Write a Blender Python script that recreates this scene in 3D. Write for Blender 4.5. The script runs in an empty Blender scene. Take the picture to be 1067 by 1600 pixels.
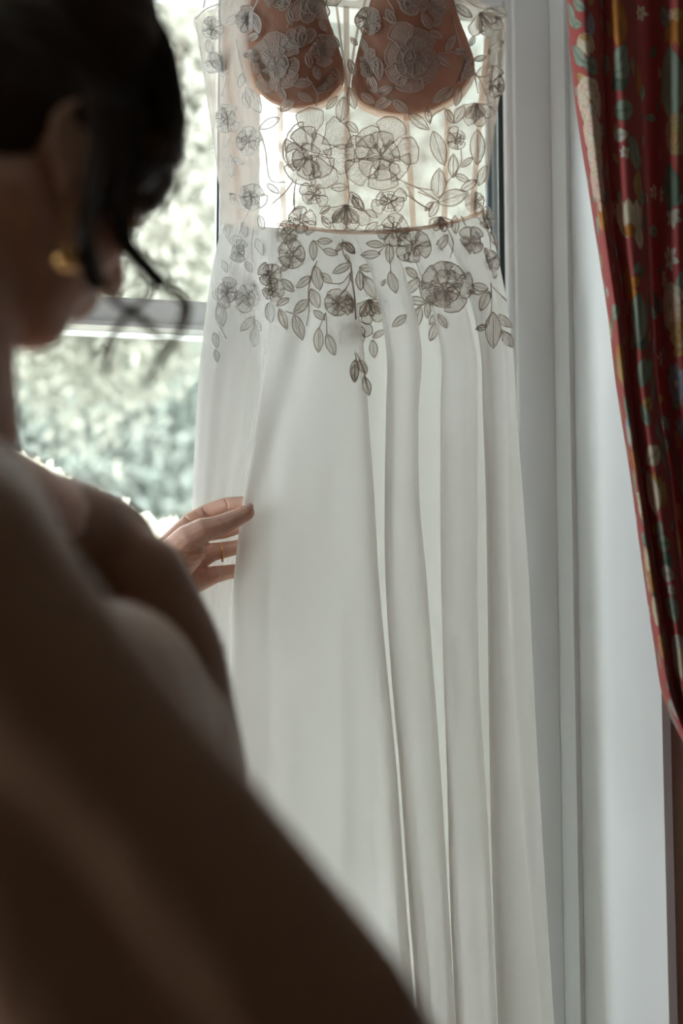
import bpy, bmesh, math, random
import numpy as np
from mathutils import Vector, Matrix, Euler
from mathutils.bvhtree import BVHTree
from mathutils import noise as mnoise

random.seed(7)
SC = bpy.context.scene
COL = SC.collection
R = math.radians

# ------------------------------------------------------------------ camera
FPX = 1578.0
YAW, PITCH, CAMZ = -11.0, 4.3, 1.33
cd = bpy.data.cameras.new('camera')
cam = bpy.data.objects.new('camera', cd)
COL.objects.link(cam)
cd.sensor_fit = 'VERTICAL'
cd.sensor_height = 36.0
cd.lens = FPX / 1600 * 36.0
cd.clip_start = 0.02
cam.location = (0, 0, CAMZ)
cam.rotation_euler = (R(90 + PITCH), 0, R(YAW))
cd.dof.use_dof = True
cd.dof.focus_distance = 1.42
cd.dof.aperture_fstop = 1.8
SC.camera = cam
CM = Matrix.Translation(cam.location) @ Euler(cam.rotation_euler).to_matrix().to_4x4()
CO = Vector(cam.location)

# ------------------------------------------------------------------ sky, exposure
SC.view_settings.view_transform = 'Standard'
SC.view_settings.look = 'None'
SC.view_settings.gamma = 1.0
SC.view_settings.use_curve_mapping = False
SC.view_settings.exposure = 0.58
w = bpy.data.worlds.new('world')
SC.world = w
w.use_nodes = True
bg = w.node_tree.nodes['Background']
bg.inputs[0].default_value = (0.93, 0.97, 1.0, 1)
bg.inputs[1].default_value = 9.5
# window portal: only guides the sampling of the sky through the opening
pl = bpy.data.lights.new('window_portal', 'AREA')
pl.shape = 'RECTANGLE'; pl.size = 2.3; pl.size_y = 2.3
pl.cycles.is_portal = True
po = bpy.data.objects.new('window_portal', pl); COL.objects.link(po)
po.location = (-0.5, 1.68, 1.2); po.rotation_euler = (R(-90), 0, 0)
pl2 = bpy.data.lights.new('side_portal', 'AREA')
pl2.shape = 'RECTANGLE'; pl2.size = 1.0; pl2.size_y = 2.1
pl2.cycles.is_portal = True
po2 = bpy.data.objects.new('side_portal', pl2); COL.objects.link(po2)
po2.location = (-2.30, 0.66, 1.25); po2.rotation_euler = (R(90), 0, R(-90))
SC.cycles.use_denoising = True
SC.cycles.transparent_max_bounces = 32
SC.cycles.max_bounces = 10
SC.cycles.diffuse_bounces = 6
SC.cycles.sample_clamp_indirect = 6.0


# ------------------------------------------------------------------ helpers
def ray(px, py):
    d = Vector(((px - 533.5) / FPX, -(py - 800.0) / FPX, -1.0))
    return CM.to_3x3() @ d                      # length along the optical axis = 1


def PD(px, py, depth):
    return CO + ray(px, py) * depth


def PY(px, py, y):                              # point where the sight line meets room plane y
    d = ray(px, py)
    return CO + d * ((y - CO.y) / d.y)


def PX(px, py, x):
    d = ray(px, py)
    return CO + d * ((x - CO.x) / d.x)


YR = Matrix.Rotation(R(YAW), 3, 'Z')


def B(x, y, z):                                 # frame that stands under the camera, y straight ahead
    return YR @ Vector((x, y, z))


def link(o, parent=None):
    COL.objects.link(o)
    if parent is not None:
        o.parent = parent
    return o


def mk(name, verts, faces, mats, parent=None, smooth=True, uvs=None, midx=None):
    me = bpy.data.meshes.new(name)
    me.from_pydata([tuple(v) for v in verts], [], faces)
    if not isinstance(mats, (list, tuple)):
        mats = [mats]
    for m in mats:
        me.materials.append(m)
    if uvs is not None:
        uv = me.uv_layers.new(name='UVMap')
        li = np.empty(len(me.loops), dtype=np.int32)
        me.loops.foreach_get('vertex_index', li)
        arr = np.array(uvs, dtype=np.float32)[li]
        uv.data.foreach_set('uv', arr.ravel())
    if midx is not None:
        me.polygons.foreach_set('material_index', midx)
    me.polygons.foreach_set('use_smooth', [smooth] * len(me.polygons))
    me.update()
    return link(bpy.data.objects.new(name, me), parent)


def empty(name, loc=(0, 0, 0)):
    o = bpy.data.objects.new(name, None)
    o.empty_display_size = 0.1
    o.location = loc
    return link(o)


def tag(o, label=None, cat=None, group=None, kind=None):
    if label: o['label'] = label
    if cat: o['category'] = cat
    if group: o['group'] = group
    if kind: o['kind'] = kind
    return o


def adopt(parent):                              # parent is an Empty at its base; children meshes are in world coordinates
    inv = Matrix.Translation(-Vector(parent.location))
    for o in list(COL.objects):
        if o.parent == parent:
            o.matrix_parent_inverse = inv


class MB:
    def __init__(s):
        s.v, s.f, s.m = [], [], []

    def add(s, v, f, mi=0):
        b = len(s.v)
        s.v += [tuple(p) for p in v]
        s.f += [tuple(i + b for i in q) for q in f]
        s.m += [mi] * len(f)

    def box(s, a, b, mi=0, bev=0.0):
        x0, y0, z0 = a; x1, y1, z1 = b
        if bev <= 0:
            v = [(x0, y0, z0), (x1, y0, z0), (x1, y1, z0), (x0, y1, z0), (x0, y0, z1), (x1, y0, z1), (x1, y1, z1), (x0, y1, z1)]
            f = [(0, 3, 2, 1), (4, 5, 6, 7), (0, 1, 5, 4), (1, 2, 6, 5), (2, 3, 7, 6), (3, 0, 4, 7)]
            s.add(v, f, mi)
            return
        bm = bmesh.new()
        bmesh.ops.create_cube(bm, size=1)
        for q in bm.verts:
            q.co = Vector(((x0 + x1) / 2 + q.co.x * (x1 - x0), (y0 + y1) / 2 + q.co.y * (y1 - y0), (z0 + z1) / 2 + q.co.z * (z1 - z0)))
        bmesh.ops.bevel(bm, geom=bm.edges[:], offset=bev, segments=2, affect='EDGES', profile=0.5)
        bm.verts.index_update()
        s.add([q.co[:] for q in bm.verts], [tuple(l.vert.index for l in p.loops) for p in bm.faces], mi)
        bm.free()

    def tube(s, pts, rad, n=8, mi=0, caps=True):
        pts = [Vector(p) for p in pts]
        if not isinstance(rad, (list, tuple)):
            rad = [rad] * len(pts)
        up = None
        vs, fs = [], []
        for i, p in enumerate(pts):
            t = (pts[min(i + 1, len(pts) - 1)] - pts[max(i - 1, 0)])
            t = t.normalized() if t.length > 1e-9 else Vector((0, 0, 1))
            if up is None:
                up = t.orthogonal().normalized()
            up = (up - t * up.dot(t))
            up = up.normalized() if up.length > 1e-6 else t.orthogonal().normalized()
            sd = t.cross(up)
            for k in range(n):
                a = 2 * math.pi * k / n
                vs.append(p + (up * math.cos(a) + sd * math.sin(a)) * rad[i])
        for i in range(len(pts) - 1):
            for k in range(n):
                a, b2 = i * n + k, i * n + (k + 1) % n
                fs.append((a, b2, b2 + n, a + n))
        if caps:
            fs.append(tuple(range(n - 1, -1, -1)))
            fs.append(tuple(range((len(pts) - 1) * n, len(pts) * n)))
        s.add(vs, fs, mi)

    def ell(s, c, r, rot=None, n=16, m=12, mi=0):
        c = Vector(c)
        vs, fs = [], []
        for i in range(m + 1):
            th = math.pi * i / m
            for k in range(n):
                a = 2 * math.pi * k / n
                p = Vector((r[0] * math.sin(th) * math.cos(a), r[1] * math.sin(th) * math.sin(a), r[2] * math.cos(th)))
                if rot is not None:
                    p = rot @ p
                vs.append(c + p)
        for i in range(m):
            for k in range(n):
                a, b2 = i * n + k, i * n + (k + 1) % n
                fs.append((a, a + n, b2 + n, b2))
        s.add(vs, fs, mi)

    def cap(s, p, q, r0, r1, n=14):             # tapered capsule for the voxel union
        p, q = Vector(p), Vector(q)
        t = q - p
        L = t.length
        t.normalize()
        prof = []
        for i in range(5):
            a = -math.pi / 2 + math.pi / 2 * i / 4
            prof.append((p + t * (r0 * math.sin(a)), max(r0 * math.cos(a), 1e-4)))
        for i in range(1, 4):
            prof.append((p + t * (L * i / 4), r0 + (r1 - r0) * i / 4))
        for i in range(5):
            a = math.pi / 2 * i / 4
            prof.append((q + t * (r1 * math.sin(a)), max(r1 * math.cos(a), 1e-4)))
        s.tube([a for a, _ in prof], [b for _, b in prof], n)

    def chain(s, pts):                          # [(point, radius), ...]
        for (a, ra), (b, rb) in zip(pts, pts[1:]):
            s.cap(a, b, ra, rb)

    def build(s, name, mats, parent=None, smooth=True):
        return mk(name, s.v, s.f, mats, parent, smooth, midx=s.m)


def remesh(mb, voxel, smooth_iter=4, factor=0.5):
    """voxel union of everything in mb -> (verts, faces) as numpy / list"""
    me = bpy.data.meshes.new('tmp')
    me.from_pydata(mb.v, [], mb.f)
    o = bpy.data.objects.new('tmp', me)
    COL.objects.link(o)
    m = o.modifiers.new('r', 'REMESH'); m.mode = 'VOXEL'; m.voxel_size = voxel; m.adaptivity = 0
    if smooth_iter:
        q = o.modifiers.new('s', 'SMOOTH'); q.factor = factor; q.iterations = smooth_iter
    dg = bpy.context.evaluated_depsgraph_get()
    ev = o.evaluated_get(dg)
    em = ev.to_mesh()
    n = len(em.vertices)
    co = np.empty(n * 3, dtype=np.float64); em.vertices.foreach_get('co', co)
    no = np.empty(n * 3, dtype=np.float64); em.vertices.foreach_get('normal', no)
    fs = [tuple(p.vertices) for p in em.polygons]
    ev.to_mesh_clear()
    bpy.data.objects.remove(o); bpy.data.meshes.remove(me)
    return co.reshape(-1, 3), no.reshape(-1, 3), fs


def cat(xs, ys, x):                             # smooth interpolation through (xs, ys)
    if x <= xs[0]: return ys[0]
    if x >= xs[-1]: return ys[-1]
    for i in range(len(xs) - 1):
        if xs[i] <= x <= xs[i + 1]:
            break
    t = (x - xs[i]) / (xs[i + 1] - xs[i])
    def slope(k):
        if k <= 0: return (ys[1] - ys[0]) / (xs[1] - xs[0])
        if k >= len(xs) - 1: return (ys[-1] - ys[-2]) / (xs[-1] - xs[-2])
        return (ys[k + 1] - ys[k - 1]) / (xs[k + 1] - xs[k - 1])
    h = xs[i + 1] - xs[i]
    a, b, m0, m1 = ys[i], ys[i + 1], slope(i) * h, slope(i + 1) * h
    t2, t3 = t * t, t * t * t
    return (2 * t3 - 3 * t2 + 1) * a + (t3 - 2 * t2 + t) * m0 + (-2 * t3 + 3 * t2) * b + (t3 - t2) * m1


def spline(pts, n):                             # smooth polyline through points (tuples of any length)
    ts = list(range(len(pts)))
    out = []
    for i in range(n):
        t = (len(pts) - 1) * i / (n - 1)
        out.append(tuple(cat(ts, [p[k] for p in pts], t) for k in range(len(pts[0]))))
    return out


# ------------------------------------------------------------------ materials
def nt(name):
    m = bpy.data.materials.new(name)
    m.use_nodes = True
    t = m.node_tree
    t.nodes.clear()
    out = t.nodes.new('ShaderNodeOutputMaterial')
    return m, t, out


def bsdf(name, col, rough=0.6, spec=0.3, noise=None, bump=None, metal=0.0, sheen=0.0, sss=0.0, coat=0.0):
    m, t, out = nt(name)
    p = t.nodes.new('ShaderNodeBsdfPrincipled')
    p.inputs['Base Color'].default_value = (*col, 1)
    p.inputs['Roughness'].default_value = rough
    p.inputs['Specular IOR Level'].default_value = spec
    p.inputs['Metallic'].default_value = metal
    p.inputs['Sheen Weight'].default_value = sheen
    p.inputs['Coat Weight'].default_value = coat
    if sss:
        p.inputs['Subsurface Weight'].default_value = sss
        p.inputs['Subsurface Radius'].default_value = (0.012, 0.005, 0.003)
        p.inputs['Subsurface Scale'].default_value = 1.0
    t.links.new(p.outputs[0], out.inputs[0])
    tc = t.nodes.new('ShaderNodeTexCoord')
    if noise:
        sc, amt, col2 = noise
        n = t.nodes.new('ShaderNodeTexNoise'); n.inputs['Scale'].default_value = sc; n.inputs['Detail'].default_value = 5
        t.links.new(tc.outputs['Object'], n.inputs['Vector'])
        r = t.nodes.new('ShaderNodeValToRGB')
        r.color_ramp.elements[0].position = 0.5 - amt; r.color_ramp.elements[1].position = 0.5 + amt
        r.color_ramp.elements[0].color = (*col, 1); r.color_ramp.elements[1].color = (*col2, 1)
        t.links.new(n.outputs['Fac'], r.inputs['Fac']); t.links.new(r.outputs[0], p.inputs['Base Color'])
    if bump:
        sc, st, di = bump
        n = t.nodes.new('ShaderNodeTexNoise'); n.inputs['Scale'].default_value = sc; n.inputs['Detail'].default_value = 4
        t.links.new(tc.outputs['Object'], n.inputs['Vector'])
        b = t.nodes.new('ShaderNodeBump'); b.inputs['Strength'].default_value = st; b.inputs['Distance'].default_value = di
        t.links.new(n.outputs['Fac'], b.inputs['Height']); t.links.new(b.outputs[0], p.inputs['Normal'])
    return m


def cloth(name, col, tcol, transl=0.5, transp=0.0, weave=0.0, hatch=None, scale=900):
    """thin cloth: reflects, lets light glow through, and is a little see-through"""
    m, t, out = nt(name)
    N, Lk = t.nodes, t.links
    d = N.new('ShaderNodeBsdfDiffuse'); d.inputs[0].default_value = (*col, 1)
    tr = N.new('ShaderNodeBsdfTranslucent'); tr.inputs[0].default_value = (*tcol, 1)
    mx = N.new('ShaderNodeMixShader'); mx.inputs[0].default_value = transl
    Lk.new(d.outputs[0], mx.inputs[1]); Lk.new(tr.outputs[0], mx.inputs[2])
    last = mx
    if weave:
        tc = N.new('ShaderNodeTexCoord')
        n = N.new('ShaderNodeTexNoise'); n.inputs['Scale'].default_value = scale
        Lk.new(tc.outputs['Object'], n.inputs['Vector'])
        b = N.new('ShaderNodeBump'); b.inputs['Strength'].default_value = weave; b.inputs['Distance'].default_value = 0.0006
        Lk.new(n.outputs['Fac'], b.inputs['Height'])
        Lk.new(b.outputs[0], d.inputs['Normal'])
    if transp or hatch:
        tp = N.new('ShaderNodeBsdfTransparent')
        mt = N.new('ShaderNodeMixShader'); mt.inputs[0].default_value = transp
        Lk.new(last.outputs[0], mt.inputs[1]); Lk.new(tp.outputs[0], mt.inputs[2])
        if hatch:
            uv = N.new('ShaderNodeTexCoord')
            wv = N.new('ShaderNodeTexWave'); wv.wave_type = 'BANDS'; wv.bands_direction = 'DIAGONAL'
            wv.inputs['Scale'].default_value = hatch[0]; wv.inputs['Distortion'].default_value = 2.5
            wv.inputs['Detail'].default_value = 2
            Lk.new(uv.outputs['UV'], wv.inputs['Vector'])
            r = N.new('ShaderNodeMapRange')
            r.inputs[1].default_value = 0.25; r.inputs[2].default_value = 0.75
            r.inputs[3].default_value = hatch[1]; r.inputs[4].default_value = hatch[2]
            Lk.new(wv.outputs['Fac'], r.inputs[0]); Lk.new(r.outputs[0], mt.inputs[0])
        last = mt
    Lk.new(last.outputs[0], out.inputs[0])
    return m


M = {}
M['upvc'] = bsdf('white_upvc', (0.86, 0.87, 0.88), 0.35, 0.4, bump=(6, 0.03, 0.01))
M['reveal'] = bsdf('white_painted_plaster', (0.74, 0.75, 0.765), 0.8, 0.1, noise=(3, 0.3, (0.70, 0.715, 0.73)), bump=(60, 0.06, 0.003))
M['plaster'] = bsdf('taupe_plaster', (0.60, 0.55, 0.51), 0.85, 0.1, noise=(4, 0.3, (0.56, 0.51, 0.47)), bump=(80, 0.1, 0.002))
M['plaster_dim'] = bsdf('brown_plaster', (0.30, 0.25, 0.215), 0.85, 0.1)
M['ceiling'] = bsdf('ceiling_paint', (0.50, 0.48, 0.45), 0.9, 0.1)
M['floor'] = bsdf('oak_floor', (0.22, 0.13, 0.075), 0.45, 0.3, noise=(9, 0.25, (0.15, 0.085, 0.05)))
M['gasket'] = bsdf('black_rubber_gasket', (0.012, 0.013, 0.015), 0.6, 0.3)
M['spacer'] = bsdf('aluminium_spacer', (0.50, 0.58, 0.60), 0.5, 0.5)
M['chiffon'] = cloth('white_chiffon', (0.79, 0.77, 0.745), (0.83, 0.81, 0.785), 0.50, 0.10, weave=0.2)
M['lining'] = cloth('white_lining', (0.80, 0.79, 0.775), (0.86, 0.85, 0.84), 0.60, 0.15)
M['tulle'] = cloth('nude_tulle', (0.72, 0.58, 0.49), (0.80, 0.66, 0.57), 0.5, 0.70)
M['veil'] = cloth('white_tulle', (0.88, 0.87, 0.86), (0.95, 0.95, 0.94), 0.6, 0.62)
M['cup'] = cloth('nude_foam_cup', (0.42, 0.21, 0.14), (0.55, 0.28, 0.17), 0.3, 0.0, weave=0.3)
M['edge'] = cloth('peach_cup_edge', (0.70, 0.46, 0.34), (0.86, 0.58, 0.44), 0.6, 0.22)
M['boning'] = cloth('nude_satin_boning', (0.60, 0.42, 0.32), (0.70, 0.50, 0.38), 0.5, 0.25)
def lace_mat(name, base, thr):
    m, t, out = nt(name)
    N, Lk = t.nodes, t.links
    uv = N.new('ShaderNodeTexCoord')
    wv = N.new('ShaderNodeTexWave'); wv.wave_type = 'BANDS'; wv.bands_direction = 'Y'
    wv.inputs['Scale'].default_value = 1.15; wv.inputs['Distortion'].default_value = 1.4
    wv.inputs['Detail'].default_value = 2; wv.inputs['Detail Scale'].default_value = 3
    Lk.new(uv.outputs['UV'], wv.inputs['Vector'])
    r = N.new('ShaderNodeValToRGB')
    r.color_ramp.elements[0].color = (*base, 1); r.color_ramp.elements[1].color = (*thr, 1)
    Lk.new(wv.outputs['Fac'], r.inputs[0])
    d = N.new('ShaderNodeBsdfDiffuse'); tr = N.new('ShaderNodeBsdfTranslucent')
    Lk.new(r.outputs[0], d.inputs[0]); Lk.new(r.outputs[0], tr.inputs[0])
    b = N.new('ShaderNodeBump'); b.inputs['Strength'].default_value = .8; b.inputs['Distance'].default_value = .0008
    Lk.new(wv.outputs['Fac'], b.inputs['Height']); Lk.new(b.outputs[0], d.inputs['Normal'])
    mx = N.new('ShaderNodeMixShader'); mx.inputs[0].default_value = .5
    Lk.new(d.outputs[0], mx.inputs[1]); Lk.new(tr.outputs[0], mx.inputs[2])
    tp = N.new('ShaderNodeBsdfTransparent'); mt = N.new('ShaderNodeMixShader')
    q = N.new('ShaderNodeMapRange'); q.inputs[3].default_value = .72; q.inputs[4].default_value = .08
    Lk.new(wv.outputs['Fac'], q.inputs[0]); Lk.new(q.outputs[0], mt.inputs[0])
    Lk.new(mx.outputs[0], mt.inputs[1]); Lk.new(tp.outputs[0], mt.inputs[2]); Lk.new(mt.outputs[0], out.inputs[0])
    return m


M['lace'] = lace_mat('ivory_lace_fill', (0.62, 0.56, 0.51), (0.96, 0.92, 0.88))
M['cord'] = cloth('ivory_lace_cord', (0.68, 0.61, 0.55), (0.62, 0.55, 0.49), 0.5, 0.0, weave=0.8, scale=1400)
M['lace_pale'] = lace_mat('lightened_lace_fill', (0.84, 0.82, 0.80), (0.95, 0.94, 0.93))  # copy of the lace, its edge-lit look put into a paler colour
M['cord_pale'] = cloth('lightened_lace_cord', (0.86, 0.84, 0.82), (0.84, 0.82, 0.80), 0.5, 0.0, weave=0.8, scale=1400)  # cord copy, lightened in colour the same way
M['satin'] = bsdf('brown_satin', (0.33, 0.185, 0.118), 0.48, 0.35, sheen=0.0, bump=(14, 0.12, 0.01))
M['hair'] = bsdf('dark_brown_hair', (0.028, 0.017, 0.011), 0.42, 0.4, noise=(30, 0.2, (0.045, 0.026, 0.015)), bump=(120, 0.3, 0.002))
M['hairlite'] = cloth('lit_tint_brown_hair', (0.16, 0.09, 0.05), (0.36, 0.22, 0.12), 0.4, 0.0)  # paler copy of the hair, the light on thin strands put into its colour
M['gold'] = bsdf('gold', (0.95, 0.55, 0.20), 0.25, 0.5, metal=1.0)
M['gem'] = bsdf('clear_gem', (0.9, 0.92, 0.95), 0.05, 0.8)
M['nail'] = bsdf('pale_pink_nail', (0.66, 0.42, 0.36), 0.22, 0.5, coat=0.4)
M['wood'] = bsdf('beech_wood', (0.42, 0.25, 0.13), 0.4, 0.3, noise=(20, 0.2, (0.36, 0.2, 0.1)))
M['chrome'] = bsdf('brushed_steel', (0.6, 0.6, 0.6), 0.3, 0.5, metal=1.0)
M['bark'] = bsdf('grey_bark', (0.20, 0.17, 0.14), 0.9, 0.1, noise=(12, 0.3, (0.12, 0.1, 0.08)))
M['grass'] = bsdf('lawn', (0.16, 0.19, 0.14), 0.9, 0.1, noise=(4, 0.3, (0.13, 0.16, 0.11)))
M['stone'] = bsdf('bounce_terrace_stone', (0.40, 0.39, 0.37), 0.9, 0.1)


def skin_mat():
    m, t, out = nt('fair_skin')
    N, Lk = t.nodes, t.links
    p = N.new('ShaderNodeBsdfPrincipled')
    p.inputs['Roughness'].default_value = 0.5
    p.inputs['Specular IOR Level'].default_value = 0.35
    p.inputs['Subsurface Weight'].default_value = 0.25
    p.inputs['Subsurface Radius'].default_value = (0.010, 0.004, 0.002)
    p.inputs['Subsurface Scale'].default_value = 0.6
    tc = N.new('ShaderNodeTexCoord')
    n = N.new('ShaderNodeTexNoise'); n.inputs['Scale'].default_value = 45; n.inputs['Detail'].default_value = 4
    Lk.new(tc.outputs['Object'], n.inputs['Vector'])
    r = N.new('ShaderNodeValToRGB')
    r.color_ramp.elements[0].position = 0.3; r.color_ramp.elements[1].position = 0.7
    r.color_ramp.elements[0].color = (0.72, 0.44, 0.34, 1); r.color_ramp.elements[1].color = (0.80, 0.53, 0.43, 1)
    Lk.new(n.outputs['Fac'], r.inputs['Fac']); Lk.new(r.outputs[0], p.inputs['Base Color'])
    n2 = N.new('ShaderNodeTexNoise'); n2.inputs['Scale'].default_value = 700; n2.inputs['Detail'].default_value = 3
    Lk.new(tc.outputs['Object'], n2.inputs['Vector'])
    b = N.new('ShaderNodeBump'); b.inputs['Strength'].default_value = 0.25; b.inputs['Distance'].default_value = 0.0006
    Lk.new(n2.outputs['Fac'], b.inputs['Height']); Lk.new(b.outputs[0], p.inputs['Normal'])
    Lk.new(p.outputs[0], out.inputs[0])
    return m


M['skin'] = skin_mat()


def glass_mat():
    m, t, out = nt('window_glass')
    N, Lk = t.nodes, t.links
    tp = N.new('ShaderNodeBsdfTransparent'); tp.inputs[0].default_value = (0.93, 0.955, 0.945, 1)
    g = N.new('ShaderNodeBsdfGlossy'); g.inputs['Roughness'].default_value = 0.02
    lw = N.new('ShaderNodeFresnel'); lw.inputs[0].default_value = 1.35
    mx = N.new('ShaderNodeMixShader')
    Lk.new(lw.outputs[0], mx.inputs[0]); Lk.new(tp.outputs[0], mx.inputs[1]); Lk.new(g.outputs[0], mx.inputs[2])
    Lk.new(mx.outputs[0], out.inputs[0])
    return m


M['glass'] = glass_mat()


def leaf_mat(name, c1, c2, tr=0.45):
    m, t, out = nt(name)
    N, Lk = t.nodes, t.links
    tc = N.new('ShaderNodeTexCoord')
    n = N.new('ShaderNodeTexNoise'); n.inputs['Scale'].default_value = 1.1; n.inputs['Detail'].default_value = 4
    Lk.new(tc.outputs['Object'], n.inputs['Vector'])
    r = N.new('ShaderNodeValToRGB')
    r.color_ramp.elements[0].position = 0.35; r.color_ramp.elements[1].position = 0.65
    r.color_ramp.elements[0].color = (*c1, 1); r.color_ramp.elements[1].color = (*c2, 1)
    Lk.new(n.outputs['Fac'], r.inputs['Fac'])
    d = N.new('ShaderNodeBsdfDiffuse'); t2 = N.new('ShaderNodeBsdfTranslucent')
    Lk.new(r.outputs[0], d.inputs[0]); Lk.new(r.outputs[0], t2.inputs[0])
    mx = N.new('ShaderNodeMixShader'); mx.inputs[0].default_value = tr
    Lk.new(d.outputs[0], mx.inputs[1]); Lk.new(t2.outputs[0], mx.inputs[2])
    Lk.new(mx.outputs[0], out.inputs[0])
    return m


M['leaf_pale'] = leaf_mat('pale_green_leaves', (0.32, 0.315, 0.27), (0.44, 0.425, 0.375), .55)
M['leaf_sage'] = leaf_mat('sage_green_leaves', (0.34, 0.375, 0.35), (0.46, 0.48, 0.44), .55)
M['leaf_hedge'] = leaf_mat('grey_green_hedge_leaves', (0.36, 0.40, 0.365), (0.47, 0.49, 0.45), .55)
M['leaf_cream'] = leaf_mat('cream_edged_leaves', (0.86, 0.80, 0.58), (0.96, 0.93, 0.84), 0.55)

# ------------------------------------------------------------------ the room
YF = 1.56                                       # room face of the window frame
YI = 1.235                                      # room face of the window wall
XJ = PY(873, 800, YF).x                         # right jamb of the opening
XL = -1.75
ZS = 2.38
RX0, RX1, RY0, ZC = -2.10, 2.6, -3.4, 2.60


def struct(name, mb, mat, parent=None, smooth=False):
    o = mb.build(name, mat, parent, smooth)
    if parent is None:
        o['kind'] = 'structure'
    return o


m = MB(); m.box((RX0 - .15, RY0 - .15, -0.12), (RX1 + .15, 1.70, 0)); struct('floor', m, M['floor'])
m = MB(); m.box((RX0 - .15, RY0 - .15, ZC), (RX1 + .15, 1.70, ZC + .12)); struct('ceiling', m, M['ceiling'])
m = MB(); m.box((RX0 - .15, RY0 - .15, 0), (RX1 + .15, RY0, ZC)); struct('wall_back', m, M['plaster_dim'])
m = MB()                                         # left wall with an added, unseen tall window for more side light
WY0, WY1, WZ0, WZ1 = 0.42, 1.12, 0.25, 2.25
m.box((RX0 - .15, RY0, 0), (RX0, WY0, ZC)); m.box((RX0 - .15, WY1, 0), (RX0, 1.70, ZC))
m.box((RX0 - .15, WY0, 0), (RX0, WY1, WZ0)); m.box((RX0 - .15, WY0, WZ1), (RX0, WY1, ZC))
struct('wall_left', m, M['plaster_dim'])
w2 = empty('window_2_added', (RX0 - .10, (WY0 + WY1) / 2, WZ0)); w2['kind'] = 'structure'
m = MB()
m.box((RX0 - .13, WY0, WZ0), (RX0 - .06, WY0 + .06, WZ1)); m.box((RX0 - .13, WY1 - .06, WZ0), (RX0 - .06, WY1, WZ1))
m.box((RX0 - .13, WY0 + .06, WZ0), (RX0 - .06, WY1 - .06, WZ0 + .06)); m.box((RX0 - .13, WY0 + .06, WZ1 - .06), (RX0 - .06, WY1 - .06, WZ1))
m.build('frame', M['upvc'], w2, False)
m = MB(); m.box((RX0 - .10, WY0 + .06, WZ0 + .06), (RX0 - .096, WY1 - .06, WZ1 - .06)); m.build('pane', M['glass'], w2, False)
adopt(w2)
m = MB(); m.box((RX1, RY0, 0), (RX1 + .15, 1.70, ZC)); struct('wall_right', m, M['plaster_dim'])
# window wall: piers left and right and the lintel; the lining of the deep opening is painted white
m = MB()
m.box((XJ + .012, YI + .004, 0), (RX1, 1.70, ZC)); m.box((RX0, YI + .004, 0), (XL - .012, 1.70, ZC)); m.box((XL - .012, YI + .004, ZS + .012), (XJ + .012, 1.70, ZC))
m.box((RX0, YI + .004, 0), (RX0 + .01, 1.7, ZC))
struct('wall_front', m, M['plaster'])
m = MB(); m.box((XJ, YI, 0), (XJ + .012, 1.70, ZS + .012)); struct('trim_1', m, M['reveal'])
m = MB(); m.box((XL - .012, YI, 0), (XL, 1.70, ZS + .012)); struct('trim_2', m, M['reveal'])
m = MB(); m.box((XL, YI, ZS), (XJ, 1.70, ZS + .012)); struct('trim_3', m, M['reveal'])
# casing strip beside the frame on the jamb (the faint vertical step in the photograph)
m = MB(); m.box((XJ - .008, 1.49, 0.0), (XJ, YF, ZS)); struct('trim_4', m, M['upvc'])

# window: frame, post, transom, panes
win = empty('window_1', ((XL + XJ) / 2, YF, 0)); win['kind'] = 'structure'
XA = PY(795, 600, YF).x                         # glass side of right jamb profile
XP0, XP1 = PY(343, 300, YF).x, PY(404, 300, YF).x
ZT = PY(803, 15, YF).z
Zb1, Zb0 = PY(200, 470, YF).z, PY(200, 507, YF).z
f0 = 0.10
m = MB()
m.box((XA, YF, 0), (XJ - .001, 1.66, ZS), bev=.004)
m.box((XL, YF, 0), (XL + .075, 1.66, ZS), bev=.004)
m.box((XL + .075, YF, 0), (XA, 1.66, f0), bev=.004)
m.box((XL + .075, YF, ZT), (XA, 1.66, ZS), bev=.004)
m.build('frame', M['upvc'], win, False)
m = MB(); m.box((XA + .012, YF - .012, 0.03), (XJ - .0079, YF, ZS - .05), bev=.002); m.build('frame', M['upvc'], win, False)
m = MB(); m.box((XP0, YF, f0), (XP1, 1.66, ZT), bev=.004); m.build('post', M['upvc'], win, False)
m = MB()
m.box((XL + .075, YF + .004, Zb0), (XP0, 1.65, Zb1), bev=.003)
m.box((XL + .075, YF - .004, Zb1 - .004), (XP0, YF + .004, Zb1 + .004), bev=.0015)
m.box((XL + .075, YF - .004, Zb0 - .004), (XP0, YF + .004, Zb0 + .004), bev=.0015)
m.build('transom', M['upvc'], win, False)
# glazing gaskets and the spacer bars that show at the pane edges
def gask(x, s, z0, z1):
    m = MB(); m.box((min(x, x + s * .003), YF + .012, z0), (max(x, x + s * .003), YF + .03, z1)); m.build('gasket', M['gasket'], win, False)
gask(XA, -1, f0, ZT - .03); gask(XP0, -1, f0, Zb0); gask(XP0, -1, Zb1, ZT); gask(XP1, 1, f0, ZT)
m = MB(); m.box((XA - .013, YF + .028, f0), (XA - .005, YF + .045, ZT)); m.build('spacer_bar', M['spacer'], win, False)
m = MB(); m.box((XA - .021, YF + .034, f0), (XA - .013, YF + .045, ZT)); m.build('gasket', bsdf('blue_grey_gasket', (0.14, 0.19, 0.23), .5, .3), win, False)
for (x0, x1, z0, z1) in ((XL + .075, XP0, f0, Zb0), (XL + .075, XP0, Zb1, ZT), (XP1, XA, f0, ZT)):
    m = MB(); m.box((x0, 1.605, z0), (x1, 1.609, z1)); m.build('pane', M['glass'], win, False)
adopt(win)

# ------------------------------------------------------------------ the dress
YD = 1.46
dress = empty('wedding_dress', (PY(560, 900, YD).x, YD, 0.04))
tag(dress, 'white floral lace wedding dress with flowing skirt hanging before the window', 'dress')

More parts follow.
